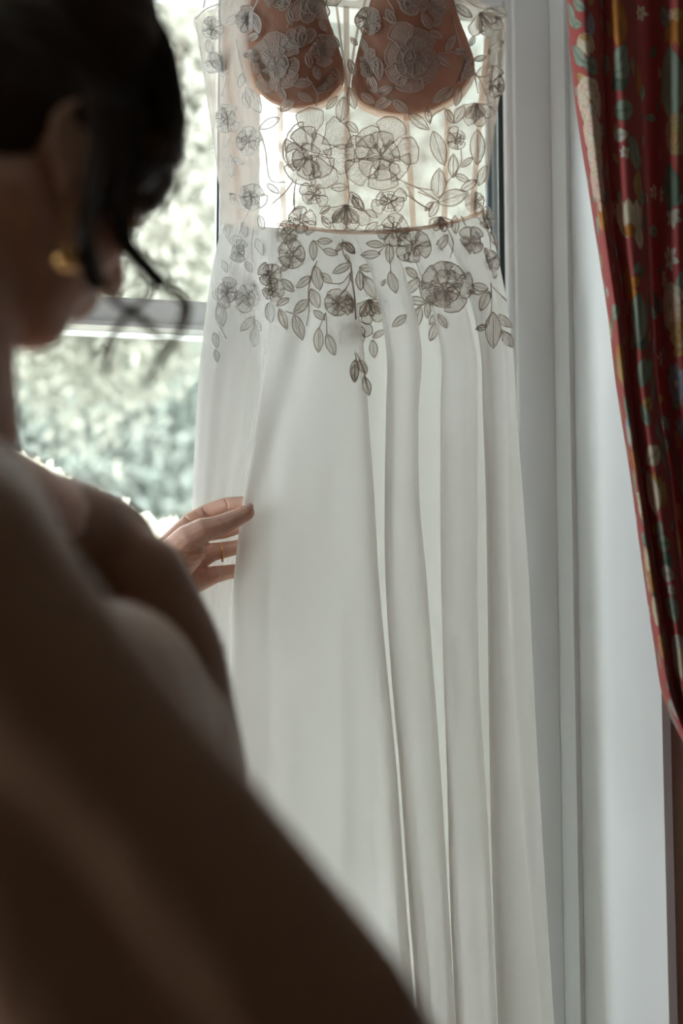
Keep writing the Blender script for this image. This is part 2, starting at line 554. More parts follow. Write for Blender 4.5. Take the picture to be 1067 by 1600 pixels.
BL = ([-90, -40, 25, 60, 120, 200, 290, 345], [372, 345, 303, 309, 320, 331, 343, 347])
BR = ([-90, -40, 25, 60, 120, 200, 290, 345], [735, 765, 790, 789, 785, 773, 761, 760])


def cup(px, py):                                # bulge of both cups, metres towards the room
    h = 0
    for cx, cy, rx, ry in ((462, 30, 82, 138), (645, 30, 96, 148)):
        q = ((px - cx) / rx) ** 2 + ((py - cy) / ry) ** 2
        if q < 1:
            h = max(h, 0.040 * (1 - q) ** 0.6)
    return h


def body_front(px, py):
    l, r = cat(*BL, py), cat(*BR, py)
    s = max(-1, min(1, (2 * px - l - r) / (r - l)))
    return YD - 0.075 * max(0, 1 - abs(s) ** 2.4) ** 0.5 - cup(px, py)


def grid(name, rows, mat, parent, smooth=True):
    nr, nc = len(rows), len(rows[0])
    vs = [p for r_ in rows for p in r_]
    fs = [(i * nc + j, i * nc + j + 1, (i + 1) * nc + j + 1, (i + 1) * nc + j) for i in range(nr - 1) for j in range(nc - 1)]
    uv = [(j / (nc - 1), i / (nr - 1)) for i in range(nr) for j in range(nc)]
    return mk(name, vs, fs, mat, parent, smooth, uvs=uv)


def neck(s):                                    # top edge of bodice: sweetheart with side wings
    px = 547 + s * 243
    pts = ([-1, -.86, -.66, -.36, 0.0, .42, .68, .88, 1], [28, 6, -40, -60, 2, -60, -30, 8, 22])
    return cat(*pts, s)


def bodice(yf, nc=90, nr=56):
    rows = []
    for i in range(nr):
        v = i / (nr - 1)
        row = []
        for j in range(nc):
            s = -1 + 2 * j / (nc - 1)
            t = neck(s)
            seam = 352 + 10 * (1 - s * s) - 14 * max(0, s) ** 2
            py = t + (seam - t) * v
            l, r = cat(*BL, py), cat(*BR, py)
            px = (l + r) / 2 + s * (r - l) / 2
            row.append(PY(px, py, yf(px, py, s)))
        rows.append(row)
    return rows


bf = grid('bodice', bodice(lambda x, y, s: body_front(x, y)), M['tulle'], dress)
grid('bodice_back', bodice(lambda x, y, s: YD + 0.035 * max(0, 1 - s * s) ** .5 + .004 * math.sin(x / 17)), M['tulle'], dress)

# moulded cups: domed shells behind the tulle
for cx, pts in ((462, [(384, 60), (388, 105), (402, 140), (430, 163), (470, 169), (508, 160), (532, 140), (539, 115), (528, 70), (512, 25), (498, -30), (470, -62), (430, -62), (396, -25)]),
                (645, [(552, 110), (549, 140), (560, 160), (595, 176), (640, 180), (685, 168), (720, 145), (741, 108), (735, 75), (716, 25), (700, -25), (660, -62), (615, -62), (586, -20), (566, 50)])):
    cl = spline([(a, b) for a, b in pts] + [pts[0]], 61)[:-1]
    ccx = sum(p[0] for p in cl) / 60; ccy = sum(p[1] for p in cl) / 60
    vs, fs = [], []
    nr = 14
    for sh in (0, 1):
        for k in range(nr + 1):
            q = k / nr
            for a, b in cl:
                x, y = ccx + (a - ccx) * q, ccy + (b - ccy) * q
                vs.append(PY(x, y, body_front(x, y) + .004 + .006 * sh + .010 * q ** 8))
    for sh in (0, 1):
        o = sh * (nr + 1) * 60
        for k in range(nr):
            for j in range(60):
                a, b = o + k * 60 + j, o + k * 60 + (j + 1) % 60
                fs.append((a, b, b + 60, a + 60) if sh == 0 else (a + 60, b + 60, b, a))
    o1, o2 = nr * 60, (nr + 1) * 60 + nr * 60
    for j in range(60):
        fs.append((o1 + j, o1 + (j + 1) % 60, o2 + (j + 1) % 60, o2 + j))
    mk('cup', vs, fs, M['cup'], dress)


CUPEDGE = ([(386, 95), (400, 138), (430, 164), (470, 171), (510, 161), (536, 136)], [(549, 138), (560, 161), (595, 178), (640, 183), (686, 170), (722, 146), (741, 112)])


def ribbon(name, pts, wpx, mat, off=.003, n=24, yfun=None):
    """strip of cloth following the bodice along pixel points"""
    pp = spline(pts, n)
    rows = []
    for i, (x, y) in enumerate(pp):
        a = pp[max(i - 1, 0)]; b = pp[min(i + 1, n - 1)]
        dx, dy = b[0] - a[0], b[1] - a[1]
        L = math.hypot(dx, dy) or 1
        nx, ny = -dy / L, dx / L
        row = []
        for k in (-1, -.5, 0, .5, 1):
            X, Y = x + nx * wpx * k / 2, y + ny * wpx * k / 2
            row.append(PY(X, Y, (yfun or body_front)(X, Y) + off - .0006 * (1 - k * k)))
        rows.append(row)
    return grid(name, rows, mat, dress)


for pts in ([(437, 168), (440, 250), (444, 350)], [(541, 10), (542, 160), (541, 362)], [(634, 178), (640, 260), (646, 358)],
            [(352, 40), (362, 160), (376, 345)], [(762, 60), (748, 200), (738, 340)], [(700, 170), (697, 250), (694, 346)]):
    ribbon('boning_channel', pts, 9, M['boning'])
for pts in CUPEDGE:
    ribbon('cup_edge', pts, 11, M['edge'], off=.006, n=40)
ribbon('centre_seam', [(524, -5), (532, 60), (541, 130), (543, 180)], 4, M['boning'])
ribbon('centre_seam', [(572, -5), (556, 60), (546, 130), (543, 180)], 4, M['boning'])

# skirt: every column below is a fold line (pixel x at each height, distance from the dress plane)
ROW = [345, 420, 540, 640, 774, 900, 1050, 1200, 1400, 1640, 2350]
SK = [
    ([347, 332, 316, 307, 301, 298, 297, 297, 298, 300, 270], -.004),
    ([360, 350, 337, 330, 325, 322, 322, 322, 325, 328, 300], -.012),
    ([378, 374, 370, 374, 380, 382, 384, 386, 390, 395, 380], -.008),
    ([394, 396, 404, 420, 424, 420, 420, 422, 430, 440, 430], -.004),
    ([402, 408, 412, 414, 402, 392, 392, 395, 400, 410, 400], -.026),
    ([410, 417, 416, 402, 381, 366, 362, 360, 362, 368, 350], -.064),
    ([424, 432, 430, 418, 396, 384, 382, 382, 386, 392, 380], -.078),
    ([452, 462, 470, 468, 455, 448, 448, 450, 455, 462, 450], -.088),
    ([485, 498, 512, 515, 510, 508, 510, 514, 520, 528, 530], -.090),
    ([510, 530, 548, 552, 552, 554, 556, 560, 568, 580, 600], -.088),
    ([522, 546, 568, 575, 584, 591, 604, 618, 632, 650, 690], -.080),
    ([524, 546, 562, 567, 575, 580, 592, 604, 618, 634, 672], -.062),
    ([538, 566, 596, 604, 604, 606, 618, 632, 650, 668, 712], -.050),
    ([546, 580, 612, 616, 614, 615, 628, 642, 660, 680, 722], -.056),
    ([546, 578, 603, 603, 601, 602, 611, 624, 638, 656, 700], -.072),
    ([556, 590, 614, 617, 616, 618, 628, 640, 655, 674, 712], -.080),
    ([580, 612, 640, 643, 642, 646, 655, 666, 678, 696, 735], -.084),
    ([596, 630, 658, 654, 655, 666, 677, 688, 700, 714, 752], -.076),
    ([598, 628, 650, 648, 648, 656, 668, 678, 690, 703, 740], -.058),
    ([614, 648, 676, 680, 680, 684, 688, 696, 706, 720, 756], -.050),
    ([620, 656, 694, 697, 698, 698, 702, 708, 716, 728, 764], -.058),
    ([620, 654, 688, 688, 688, 689, 693, 698, 703, 714, 750], -.072),
    ([634, 670, 702, 703, 703, 703, 706, 712, 718, 730, 766], -.082),
    ([656, 694, 726, 728, 728, 728, 730, 736, 746, 756, 790], -.084),
    ([668, 708, 742, 746, 746, 746, 748, 757, 768, 778, 812], -.074),
    ([668, 706, 736, 738, 738, 736, 738, 746, 758, 768, 800], -.056),
    ([682, 718, 752, 758, 766, 768, 770, 772, 776, 786, 818], -.048),
    ([688, 722, 750, 754, 759, 761, 763, 765, 770, 780, 812], -.062),
    ([704, 736, 762, 768, 772, 774, 777, 780, 786, 797, 830], -.072),
    ([730, 758, 782, 786, 790, 792, 800, 808, 826, 846, 880], -.058),
    ([738, 764, 786, 790, 792, 796, 802, 812, 826, 845, 880], -.042),
    ([750, 774, 794, 800, 808, 816, 823, 832, 845, 860, 894], -.032),
    ([760, 782, 801, 807, 817, 826, 833, 841, 853, 868, 904], -.004),
]


def skirt_rows(cols, nsub, nr, y0=345, y1=2350, top=None):
    rows = []
    for i in range(nr):
        q = i / (nr - 1)
        py = y0 + (y1 - y0) * q ** 1.15
        g = max(0.0, min(1.0, (py - 345) / 140.0))
        xs = [cat(ROW, c[0], py) for c in cols]
        l, r = xs[0], xs[-1]
        row = []
        n = len(cols)
        for j in range((n - 1) * nsub + 1):
            t = j / nsub
            x = cat(list(range(n)), xs, t)
            dd = cat(list(range(n)), [c[1] for c in cols], t)
            s = max(-1, min(1, (2 * x - l - r) / (r - l)))
            base = -0.074 * max(0, 1 - abs(s) ** 2.4) ** 0.5
            d = base * (1 - g) + dd * g
            if 380 < py < 1000:
                d += .010 * math.exp(-((x - (478 - .26 * (py - 500))) / 20) ** 2) * math.sin(math.pi * (py - 380) / 620)
            if py > 900:
                d += .006 * min(1, (py - 900) / 300) / (1 + math.exp(-(x - 545) / 4)) * (x < 600)
            wob = .0022 * g * mnoise.noise(Vector((t * .9, py / 260, 3.1)))
            yy = YD + d + wob - 0.02 * max(0, (py - 600) / 1700)
            ppy = py
            if py < 420:
                ppy = py + (10 * (1 - s * s) - 14 * max(0, s) ** 2) * (1 - (py - 345) / 75) + 4 * (1 - (py - 345) / 75)
            row.append(PY(x, ppy, yy))
        rows.append(row)
    return rows


sf = grid('skirt', skirt_rows(SK, 7, 130), M['chiffon'], dress)
# lining and back breadth
LN = []
for k in range(25):
    q = k / 24
    LN.append(([a + (b - a) * q + 6 * math.sin(k * 2.1 + i * .35) * (0 < k < 24) for i, (a, b) in enumerate(zip(SK[0][0], SK[-1][0]))],
               0.030 + .016 * math.sin(k * 1.7) if 0 < k < 24 else .0))
grid('skirt_back', skirt_rows(LN, 4, 60), M['lining'], dress)
# surface that carries the lace
bpy.context.view_layer.update()
tv, tf = [], []
for o in (bf, sf):
    b0 = len(tv)
    tv += [v.co.copy() for v in o.data.vertices]
    tf += [[i + b0 for i in p.vertices] for p in o.data.polygons]
BVH = BVHTree.FromPolygons(tv, tf)


def onto(px, py, off, ydef=None):
    d = ray(px, py).normalized()
    hit = BVH.ray_cast(CO, d)
    if hit[0] is None:
        return None
    return hit[0] - d * off, hit[0].y


def surf(pts, off, lace=None):
    """list of pixel points -> points on the dress; misses borrow the depth of their neighbours"""
    out = []
    last = None
    res = [onto(x, y, off) for x, y in pts]
    ys = [r_[1] for r_ in res if r_]
    if not ys:
        return None
    ym = sorted(ys)[len(ys) // 2]
    thr = .014
    if lace is not None and lace.small:
        if lace.ym is None: lace.ym = ym
        ym = lace.ym; thr = .009
    for (x, y), r_ in zip(pts, res):
        if r_ is None or abs(r_[1] - ym) > thr:
            d = ray(x, y).normalized()
            out.append(PY(x, y, ym) - d * off)
        else:
            out.append(r_[0])
    return out


class Lace:
    def __init__(s):
        s.v, s.f, s.uv, s.mi = [], [], [], []
        s.px = 999; s.ym = None; s.small = False

    def petal(s, bx, by, ang, ln, wd, off, round_=.5, scal=0):
        """filled petal with raised corded edge; ang in degrees, screen sense"""
        ca, sa = math.cos(R(ang)), math.sin(R(ang))
        n = 11
        prof = []
        for i in range(n + 1):
            a = i / n
            w_ = wd / 2 * (math.sin(math.pi * min(1, a) ** round_) ** (.8 if round_ < 1.2 else .6) if 0 < a < 1 else 0)
            if scal:
                w_ *= 1 + .09 * math.sin(a * 17 + bx)
            prof.append((a, w_))
        pts, uvs = [], []
        for a, w_ in prof:
            for k in (-1, -.5, 0, .5, 1):
                X = a * ln; Y = w_ * k
                pts.append((bx + X * ca - Y * sa, by + X * sa + Y * ca)); uvs.append((X * .05 + bx, k * wd / 2 * (.75 + .25 * a) * .1 + by))
        if s.px > 998: s.px = sum(p[0] for p in pts) / len(pts)
        if s.px < 436: off += .0065
        P = surf(pts, off, s)
        if P is None: return
        b0 = len(s.v)
        s.v += P; s.uv += uvs
        for i in range(n):
            for k in range(4):
                q = b0 + i * 5 + k
                s.f.append((q, q + 1, q + 6, q + 5)); s.mi.append(0)
        left = [(a * ln, -w_) for a, w_ in prof]; right = [(a * ln, w_) for a, w_ in reversed(prof[:-1])]
        s.cordpts([(bx + X * ca - Y * sa, by + X * sa + Y * ca) for X, Y in left + right[:-1]], 2.0 if ln > 18 else 1.4, off + .0004, True)

    def cordpts(s, pts, w_, off, closed=False):
        n = len(pts)
        b0 = len(s.v)
        allp = []
        for i in range(n):
            a = pts[(i - 1) % n if closed else max(i - 1, 0)]; b = pts[(i + 1) % n if closed else min(i + 1, n - 1)]
            dx, dy = b[0] - a[0], b[1] - a[1]
            L = math.hypot(dx, dy) or 1
            nx, ny = -dy / L * w_ / 2, dx / L * w_ / 2
            x, y = pts[i]
            allp += [(x + nx, y + ny), (x, y), (x - nx, y - ny)]
        if s.px > 998:
            s.px = sum(p[0] for p in allp) / len(allp)
            if s.px < 436: off += .0065
        P = surf(allp, off, s)
        if P is None: return
        for i in range(n):
            c = P[3 * i + 1]
            P[3 * i + 1] = c + (CO - c).normalized() * .0009
        s.v += P; s.uv += [(p[0] * .1, p[1] * .1) for p in allp]
        for i in range(n if closed else n - 1):
            j = (i + 1) % n
            for k in (0, 1):
                s.f.append((b0 + 3 * i + k, b0 + 3 * j + k, b0 + 3 * j + k + 1, b0 + 3 * i + k + 1)); s.mi.append(1)

    def build(s, name):
        if not s.f: return None
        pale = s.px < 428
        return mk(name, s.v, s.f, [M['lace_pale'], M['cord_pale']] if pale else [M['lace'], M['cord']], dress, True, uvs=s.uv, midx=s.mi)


rl = random.Random(3)


def flower(px, py, rx, ry=None, kind='full', ang=90):
    ry = ry or rx
    L = Lace()
    r_ = (rx + ry) / 2
    L.small = r_ < 25
    a0 = rl.uniform(0, 60)
    cx_, cy_ = px, py
    if kind == 'full':
        ox, oy = rl.uniform(-.12, .12) * rx, rl.uniform(.0, .16) * ry
        for ring, (n, l0, l1, wf) in enumerate(((7, .22, 1.0, .78), (5, .04, .66, .62), (3, -.05, .40, .46)) if r_ > 27 else ((6, .08, 1.0, .92), (3, -.05, .55, .62))):
            px, py = cx_ + ox * ring, cy_ + oy * ring
            for k in range(n):
                a = a0 + 360 * k / n + ring * 27 + rl.uniform(-14, 14)
                ca, sa = math.cos(R(a)), math.sin(R(a))
                sc = math.hypot(rx * ca, ry * sa)
                ln = sc * (l1 - l0) * rl.uniform(.74, 1.16)
                L.petal(px + rx * l0 * ca, py + ry * l0 * sa, a, ln, r_ * wf * rl.uniform(.95, 1.2), .0012 + .0005 * ring, 1.9, 1)
    else:                                        # seen from the side: a fan of petals over a calyx
        for ring, (n, sp, l1, wf) in enumerate(((4, 110, 1.75, .86), (3, 60, 1.25, .66))):
            bx, by = px - math.cos(R(ang)) * rx * .8, py - math.sin(R(ang)) * ry * .8
            for k in range(n):
                a = ang - sp / 2 + sp * k / (n - 1) + rl.uniform(-4, 4)
                L.petal(bx, by, a, r_ * l1 * rl.uniform(.9, 1.05), r_ * wf, .0012 + .0005 * ring, 1.8, 1)
    return L.build('lace_flower')


def leaf(x0, y0, x1, y1, wf=.42, kind='lace_leaf'):
    L = Lace()
    ln = math.hypot(x1 - x0, y1 - y0)
    L.small = True
    a = math.degrees(math.atan2(y1 - y0, x1 - x0))
    L.petal(x0, y0, a, ln, ln * wf, .0010, .95)
    L.cordpts([(x0 + (x1 - x0) * t, y0 + (y1 - y0) * t) for t in (0, .25, .5, .75, .95)], 1.2, .0014)
    return L.build(kind)


def stem(pts):
    L = Lace()
    n = max(6, int(sum(math.dist(a, b) for a, b in zip(pts, pts[1:])) / 6))
    L.cordpts(spline(pts, n), 2.2, .0012)
    return L.build('lace_stem')


def zA(x, y): return 300 + x / 4.104, y / 4.104
def zB(x, y): return 540 + x / 4.104, y / 4.104
def zC(x, y): return 300 + x / 4.104, 300 + y / 4.104
def zD(x, y): return 540 + x / 3.811, 300 + y / 3.811


FL = [(430, 97, 38, 46), (436, -2, 20, 17), (489, 14, 24, 34, 'fan', 70), (466, 56, 16, 24, 'fan', 250), (332, 44, 18, 18), (346, 94, 20, 22, 'fan', 250),
      (505, 76, 20, 26), (492, 231, 58, 60), (354, 184, 17, 28), (388, 220, 20, 22), (395, 305, 22, 22), (490, 304, 26, 15),
      (641, 92, 44, 56), (577, 32, 20, 27), (645, 4, 24, 18), (684, 12, 15, 20), (762, 34, 26, 22, 'fan', 55), (768, 132, 17, 32),
      (596, 243, 58, 58), (742, 180, 20, 24, 'fan', 90), (713, 217, 14, 23), (608, 314, 28, 19), (743, 315, 15, 18), (720, 104, 18, 26),
      (470, 345, 24, 24), (449, 364, 20, 22), (455, 398, 24, 24), (540, 344, 22, 30, 'fan', 90), (423, 428, 20, 19), (386, 462, 20, 26), (427, 453, 15, 20),
      (527, 473, 24, 23), (550, 526, 19, 30, 'fan', 80), (372, 392, 12, 22), (354, 456, 16, 26),
      (616, 358, 26, 24), (646, 385, 26, 28), (695, 444, 43, 44), (735, 377, 18, 26), (761, 412, 18, 25), (579, 489, 18, 27, 'fan', 80),
      (758, 340, 12, 22), (688, 348, 15, 12, 'fan', 90), (577, 100, 12, 26), (384, 30, 14, 26), (505, 130, 16, 16)]
for f_ in FL:
    flower(*f_)

LV = {
    zC: [(775, 310, 778, 440), (800, 315, 900, 315), (840, 370, 935, 400), (970, 320, 1045, 395), (965, 325, 920, 385), (1020, 460, 900, 520), (985, 395, 1005, 455),
         (820, 520, 895, 585), (760, 540, 670, 615), (785, 470, 820, 630), (762, 620, 812, 745), (745, 690, 650, 780), (655, 785, 708, 948), (780, 760, 850, 820),
         (812, 870, 808, 1030), (862, 910, 915, 1048), (570, 560, 655, 640), (620, 680, 540, 730), (560, 750, 605, 880), (490, 710, 505, 840), (400, 800, 310, 890),
         (398, 870, 402, 992), (405, 820, 440, 890), (430, 150, 455, 242), (410, 300, 455, 405), (340, 445, 385, 515), (195, 440, 222, 515), (205, 570, 220, 660),
         (175, 710, 200, 860), (1045, 1100, 1045, 1218), (820, 140, 885, 90), (830, 160, 890, 232), (955, 120, 900, 200), (1030, 20, 1067, 95), (325, 190, 345, 290),
         (130, 640, 165, 700), (140, 900, 160, 1000), (215, 210, 228, 300), (560, 500, 630, 470), (150, 1010, 165, 1090)],
    zD: [(650, 140, 655, 250), (608, 252, 535, 367), (230, 318, 120, 305), (205, 370, 88, 375), (262, 305, 262, 425), (80, 450, 175, 455), (82, 470, 90, 588),
         (108, 500, 182, 635), (262, 475, 300, 602), (430, 512, 358, 450), (440, 515, 355, 608), (480, 660, 368, 635), (362, 732, 278, 802), (448, 685, 400, 818),
         (487, 655, 487, 752), (542, 728, 500, 790), (545, 780, 503, 887), (548, 725, 602, 812), (850, 578, 750, 555), (855, 590, 800, 708), (845, 795, 775, 818),
         (878, 715, 880, 932), (890, 728, 992, 805), (930, 828, 998, 925), (862, 235, 905, 322), (0, 300, 55, 367), (40, 30, 110, 112), (118, 108, 192, 152),
         (190, 180, 112, 240), (500, 150, 552, 50), (55, 1000, 50, 1132), (78, 1000, 125, 1082), (110, 1100, 140, 1212), (160, 868, 238, 822), (160, 880, 172, 988),
         (5, 610, 38, 722), (235, 520, 215, 560), (720, 600, 770, 590), (800, 180, 850, 215), (560, 150, 575, 225)],
    zA: [(390, 80, 430, 210), (430, 215, 350, 262), (215, 160, 300, 90), (640, 535, 775, 530), (680, 600, 772, 645), (800, 590, 885, 540), (345, 560, 440, 725),
         (560, 755, 430, 828), (658, 625, 565, 715), (862, 700, 932, 618), (975, 620, 950, 785), (245, 1000, 252, 1135), (258, 1020, 332, 1050), (740, 340, 762, 432),
         (790, 420, 812, 512), (890, 1205, 1000, 1200), (240, 1240, 340, 1354), (880, 225, 945, 300), (620, 60, 640, 160), (820, 130, 860, 200), (120, 330, 200, 470),
         (330, 470, 300, 560), (900, 430, 950, 500), (480, 1180, 560, 1240), (420, 330, 330, 360), (330, 600, 360, 700), (100, 250, 120, 350), (560, 560, 600, 640)],
    zB: [(545, 185, 490, 80), (540, 200, 622, 245), (560, 170, 625, 108), (585, 360, 672, 425), (640, 330, 702, 230), (690, 330, 785, 330), (800, 295, 825, 228),
         (700, 30, 812, 112), (150, 405, 88, 368), (210, 372, 216, 515), (192, 595, 148, 470), (200, 602, 302, 558), (100, 600, 182, 662), (190, 690, 302, 628),
         (308, 640, 402, 725), (402, 730, 535, 832), (690, 560, 560, 655), (735, 560, 705, 682), (540, 790, 520, 690), (640, 700, 692, 792), (762, 680, 695, 792),
         (560, 840, 632, 1062), (690, 1140, 690, 985), (815, 1010, 740, 1072), (700, 1120, 792, 1162), (842, 1155, 735, 1225), (592, 1272, 600, 1080),
         (590, 1300, 785, 1235), (560, 1295, 508, 1354), (900, 1060, 852, 1192), (900, 365, 820, 385), (1012, 262, 908, 350), (75, 290, 30, 240), (0, 780, 80, 850),
         (30, 1230, 110, 1354), (60, 150, 130, 60), (845, 830, 845, 1058), (20, 560, 60, 700), (60, 480, 20, 380), (100, 250, 140, 340), (260, 60, 320, 150)],
}
wide = {(590, 1300): .5, (592, 1272): .5, (560, 840): .42}
for z_, ls in LV.items():
    for a, b, c, d in ls:
        leaf(*z_(a, b), *z_(c, d), wide.get((a, b), rl.uniform(.38, .5)))
ST = {
    zC: [[(800, 440), (765, 540), (745, 640), (750, 740), (735, 860)], [(965, 300), (970, 400), (1015, 450), (1025, 520), (1040, 650), (1052, 820)],
         [(1045, 1030), (1060, 1110)], [(1020, 520), (1000, 600), (960, 650)], [(895, 585), (960, 585), (1015, 520)], [(780, 310), (840, 372)], [(860, 770), (820, 860), (812, 880)],
         [(860, 780), (866, 915)], [(600, 765), (650, 783)], [(400, 790), (400, 880)], [(655, 0), (650, 90)], [(170, 700), (150, 800), (220, 940)], [(395, 240), (380, 340), (390, 450)],
         [(300, 270), (340, 170), (370, 100)]],
    zD: [[(590, 180), (640, 300), (622, 395)], [(685, 140), (715, 200)], [(770, 130), (850, 240), (865, 340)], [(865, 540), (870, 690), (850, 780), (835, 800)],
         [(872, 680), (930, 820), (990, 850)], [(870, 560), (960, 650)], [(740, 600), (800, 610), (850, 575)], [(470, 665), (410, 700), (360, 733)], [(80, 460), (130, 520)],
         [(190, 370), (240, 315)], [(265, 420), (270, 480)], [(25, 480), (50, 600), (60, 760)], [(65, 960), (100, 1040), (140, 1200)], [(340, 0), (440, 70), (505, 112)],
         [(430, 0), (540, 45)], [(0, 420), (30, 440), (35, 490)]],
    zA: [[(670, 1150), (655, 1230), (657, 1354)], [(650, 1160), (590, 1240), (510, 1310)], [(430, 830), (470, 960), (500, 1150), (600, 1170)], [(432, 215), (380, 110), (420, 0)],
         [(590, 0), (635, 100), (610, 180)], [(235, 460), (190, 620)], [(262, 860), (205, 950)], [(795, 680), (800, 590), (690, 430)], [(930, 500), (800, 600)], [(280, 250), (330, 480), (400, 640)],
         [(130, 300), (180, 480), (240, 470)]],
    zB: [[(270, 0), (310, 70), (300, 140)], [(300, 150), (240, 110)], [(330, 0), (380, 70)], [(585, 350), (700, 330)], [(780, 400), (850, 490), (940, 480)], [(820, 440), (850, 600)],
         [(640, 690), (560, 740), (540, 800)], [(740, 960), (735, 1060), (640, 1180)], [(320, 1140), (450, 1200), (560, 1220)], [(380, 1170), (440, 1280), (545, 1345)],
         [(450, 1200), (590, 1285)], [(0, 1080), (20, 1230), (10, 1354)], [(850, 490), (900, 600), (930, 720)], [(780, 400), (740, 300), (650, 0)]],
}
for z_, ls in ST.items():
    for pts in ls:
        stem([z_(*p) for p in pts])
# corded scallops that close the top edge and the side edges
for pts in ([(305, 30), (322, 14), (345, 4), (372, -18)], [(790, 24), (770, 14), (748, 12), (722, -4)], [(306, 35), (318, 110), (331, 200), (343, 290)],
            [(788, 40), (783, 120), (772, 200), (761, 290)]):
    stem(pts)
# waist seam
ribbon('waist_seam', [(432, 350), (480, 356), (540, 363), (620, 361), (700, 349), (756, 331)], 6, M['boning'], off=-.002, n=40)

# sheer tulle fall over the wearer's side (the milky layer on the left)
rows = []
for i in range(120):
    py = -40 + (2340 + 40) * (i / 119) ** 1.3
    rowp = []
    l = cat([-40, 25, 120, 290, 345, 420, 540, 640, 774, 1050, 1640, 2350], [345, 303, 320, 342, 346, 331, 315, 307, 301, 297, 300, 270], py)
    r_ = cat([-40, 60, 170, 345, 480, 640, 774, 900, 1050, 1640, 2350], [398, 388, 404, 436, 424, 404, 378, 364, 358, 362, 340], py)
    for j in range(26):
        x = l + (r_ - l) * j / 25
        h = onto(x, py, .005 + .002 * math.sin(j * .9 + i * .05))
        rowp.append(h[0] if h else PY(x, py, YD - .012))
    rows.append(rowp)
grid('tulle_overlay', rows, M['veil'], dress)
adopt(dress)

# hanger above the frame of the photograph, hooked over the top rail
hg = empty('clothes_hanger', PY(560, -140, YD - .03))
tag(hg, 'wooden clothes hanger carrying the white lace dress', 'hanger')
m = MB()
hc = PY(560, -150, YD - .02); hl = PY(330, -60, YD - .02); hr = PY(785, -60, YD - .02)
m.tube([hl, (hl + hc) / 2 + Vector((0, 0, .025)), hc + Vector((0, 0, .015)), (hr + hc) / 2 + Vector((0, 0, .025)), hr], [.009, .012, .013, .012, .009], 12)
m.build('arm', M['wood'], hg)
m = MB()
zt = hc.z
m.tube([hc + Vector((0, 0, 0)), hc + Vector((0, 0, .05)), hc + Vector((0, .02, .075)), hc + Vector((0, .06, .082)), Vector((hc.x, YF + .004, zt + .06)), ], .0022, 8)
m.build('hook', M['chrome'], hg)
adopt(hg)
for a, b in ((hl, (318, 12)), (hr, (789, 20)), (hl, (372, -20)), (hr, (722, -6))):
    q = PY(*b, YD - .02)
    m = MB(); m.tube([a, (a + q) / 2 + Vector((0, -.002, 0)), q], .0009, 6)
    o = m.build('hanging_loop', M['chiffon'], dress, True)
    o.matrix_parent_inverse = Matrix.Translation(-Vector(dress.location))

# ------------------------------------------------------------------ the person
person = empty('person', B(-.27, .62, 0))
tag(person, 'person with dark pinned-up hair and brown robe reaching towards the lace dress', 'person')
F = Vector((.978, .208, 0)); Lf = Vector((-.208, .978, 0))     # torso forward and her left, in the camera's yaw frame


def Bv(v): return YR @ Vector(v)


Nk = Vector((-.27, .66, 1.43))
LS = Vector((-.212, .845, 1.355)); RS = Vector((-.20, .50, 1.335))
LE = Vector((-.262, 1.115, 1.30)); RE = Vector((-.015, .505, 1.115))
RW = Vector((.075, .66, .90))
PEL = Vector((-.33, .62, .95))
# head frame: x face forward, y her left, z crown
HC = Vector((-.230, .690, 1.626))
th, pit = R(38), R(24)
fwd = Vector((math.sin(th) * math.cos(pit), math.cos(th) * math.cos(pit), -math.sin(pit)))
lft = Vector((-math.cos(th), math.sin(th), 0)).normalized()
upv = fwd.cross(lft)
HM = Matrix((fwd, lft, upv)).transposed()


def H(x, y, z): return Bv(HC + HM @ Vector((x, y, z)))
HR = YR @ HM

mb = MB()
# cranium, face, jaw
mb.ell(H(-.012, 0, .028), (.098, .076, .092), HR)
mb.ell(H(.030, 0, -.030), (.062, .062, .085), HR)
mb.ell(H(.050, 0, -.088), (.034, .034, .028), HR)            # chin
mb.cap(H(-.015, .055, -.050), H(.045, .022, -.092), .018, .016)
mb.cap(H(-.015, -.055, -.050), H(.045, -.022, -.092), .018, .016)
for s in (-1, 1):
    mb.ell(H(.060, s * .036, -.022), (.024, .024, .022), HR)  # cheek
    mb.ell(H(.078, s * .030, .014), (.013, .018, .012), HR)   # closed lid
    mb.cap(H(.083, s * .010, .032), H(.072, s * .045, .034), .009, .007)   # brow ridge
    # ear
    mb.ell(H(-.004, s * .076, -.012), (.015, .007, .026), HR @ Matrix.Rotation(R(s * 14), 3, 'Z'))
    for k in range(9):
        a0_, a1_ = R(-70 + 28 * k), R(-70 + 28 * (k + 1))
        mb.cap(H(-.006 - .017 * math.sin(a0_ + 1.2) , s * .082, -.010 + .028 * math.cos(a0_ + 1.2)), H(-.006 - .017 * math.sin(a1_ + 1.2), s * .082, -.010 + .028 * math.cos(a1_ + 1.2)), .004, .004, 8)
    mb.ell(H(.002, s * .080, -.042), (.008, .006, .010), HR)  # lobe
mb.cap(H(.088, 0, .018), H(.106, 0, -.024), .008, .011)       # nose
mb.ell(H(.098, .010, -.030), (.010, .008, .007), HR); mb.ell(H(.098, -.010, -.030), (.010, .008, .007), HR)
mb.cap(H(.086, .016, -.056), H(.086, -.016, -.056), .008, .008)  # lips
mb.cap(H(.084, .012, -.066), H(.084, -.012, -.066), .008, .008)
# neck
mb.chain([(H(-.035, 0, -.045), .056), (Bv(Nk + Vector((.0, 0, .06))), .052), (Bv(Nk), .058), (Bv(Nk + Vector((-.01, 0, -.06))), .075)])
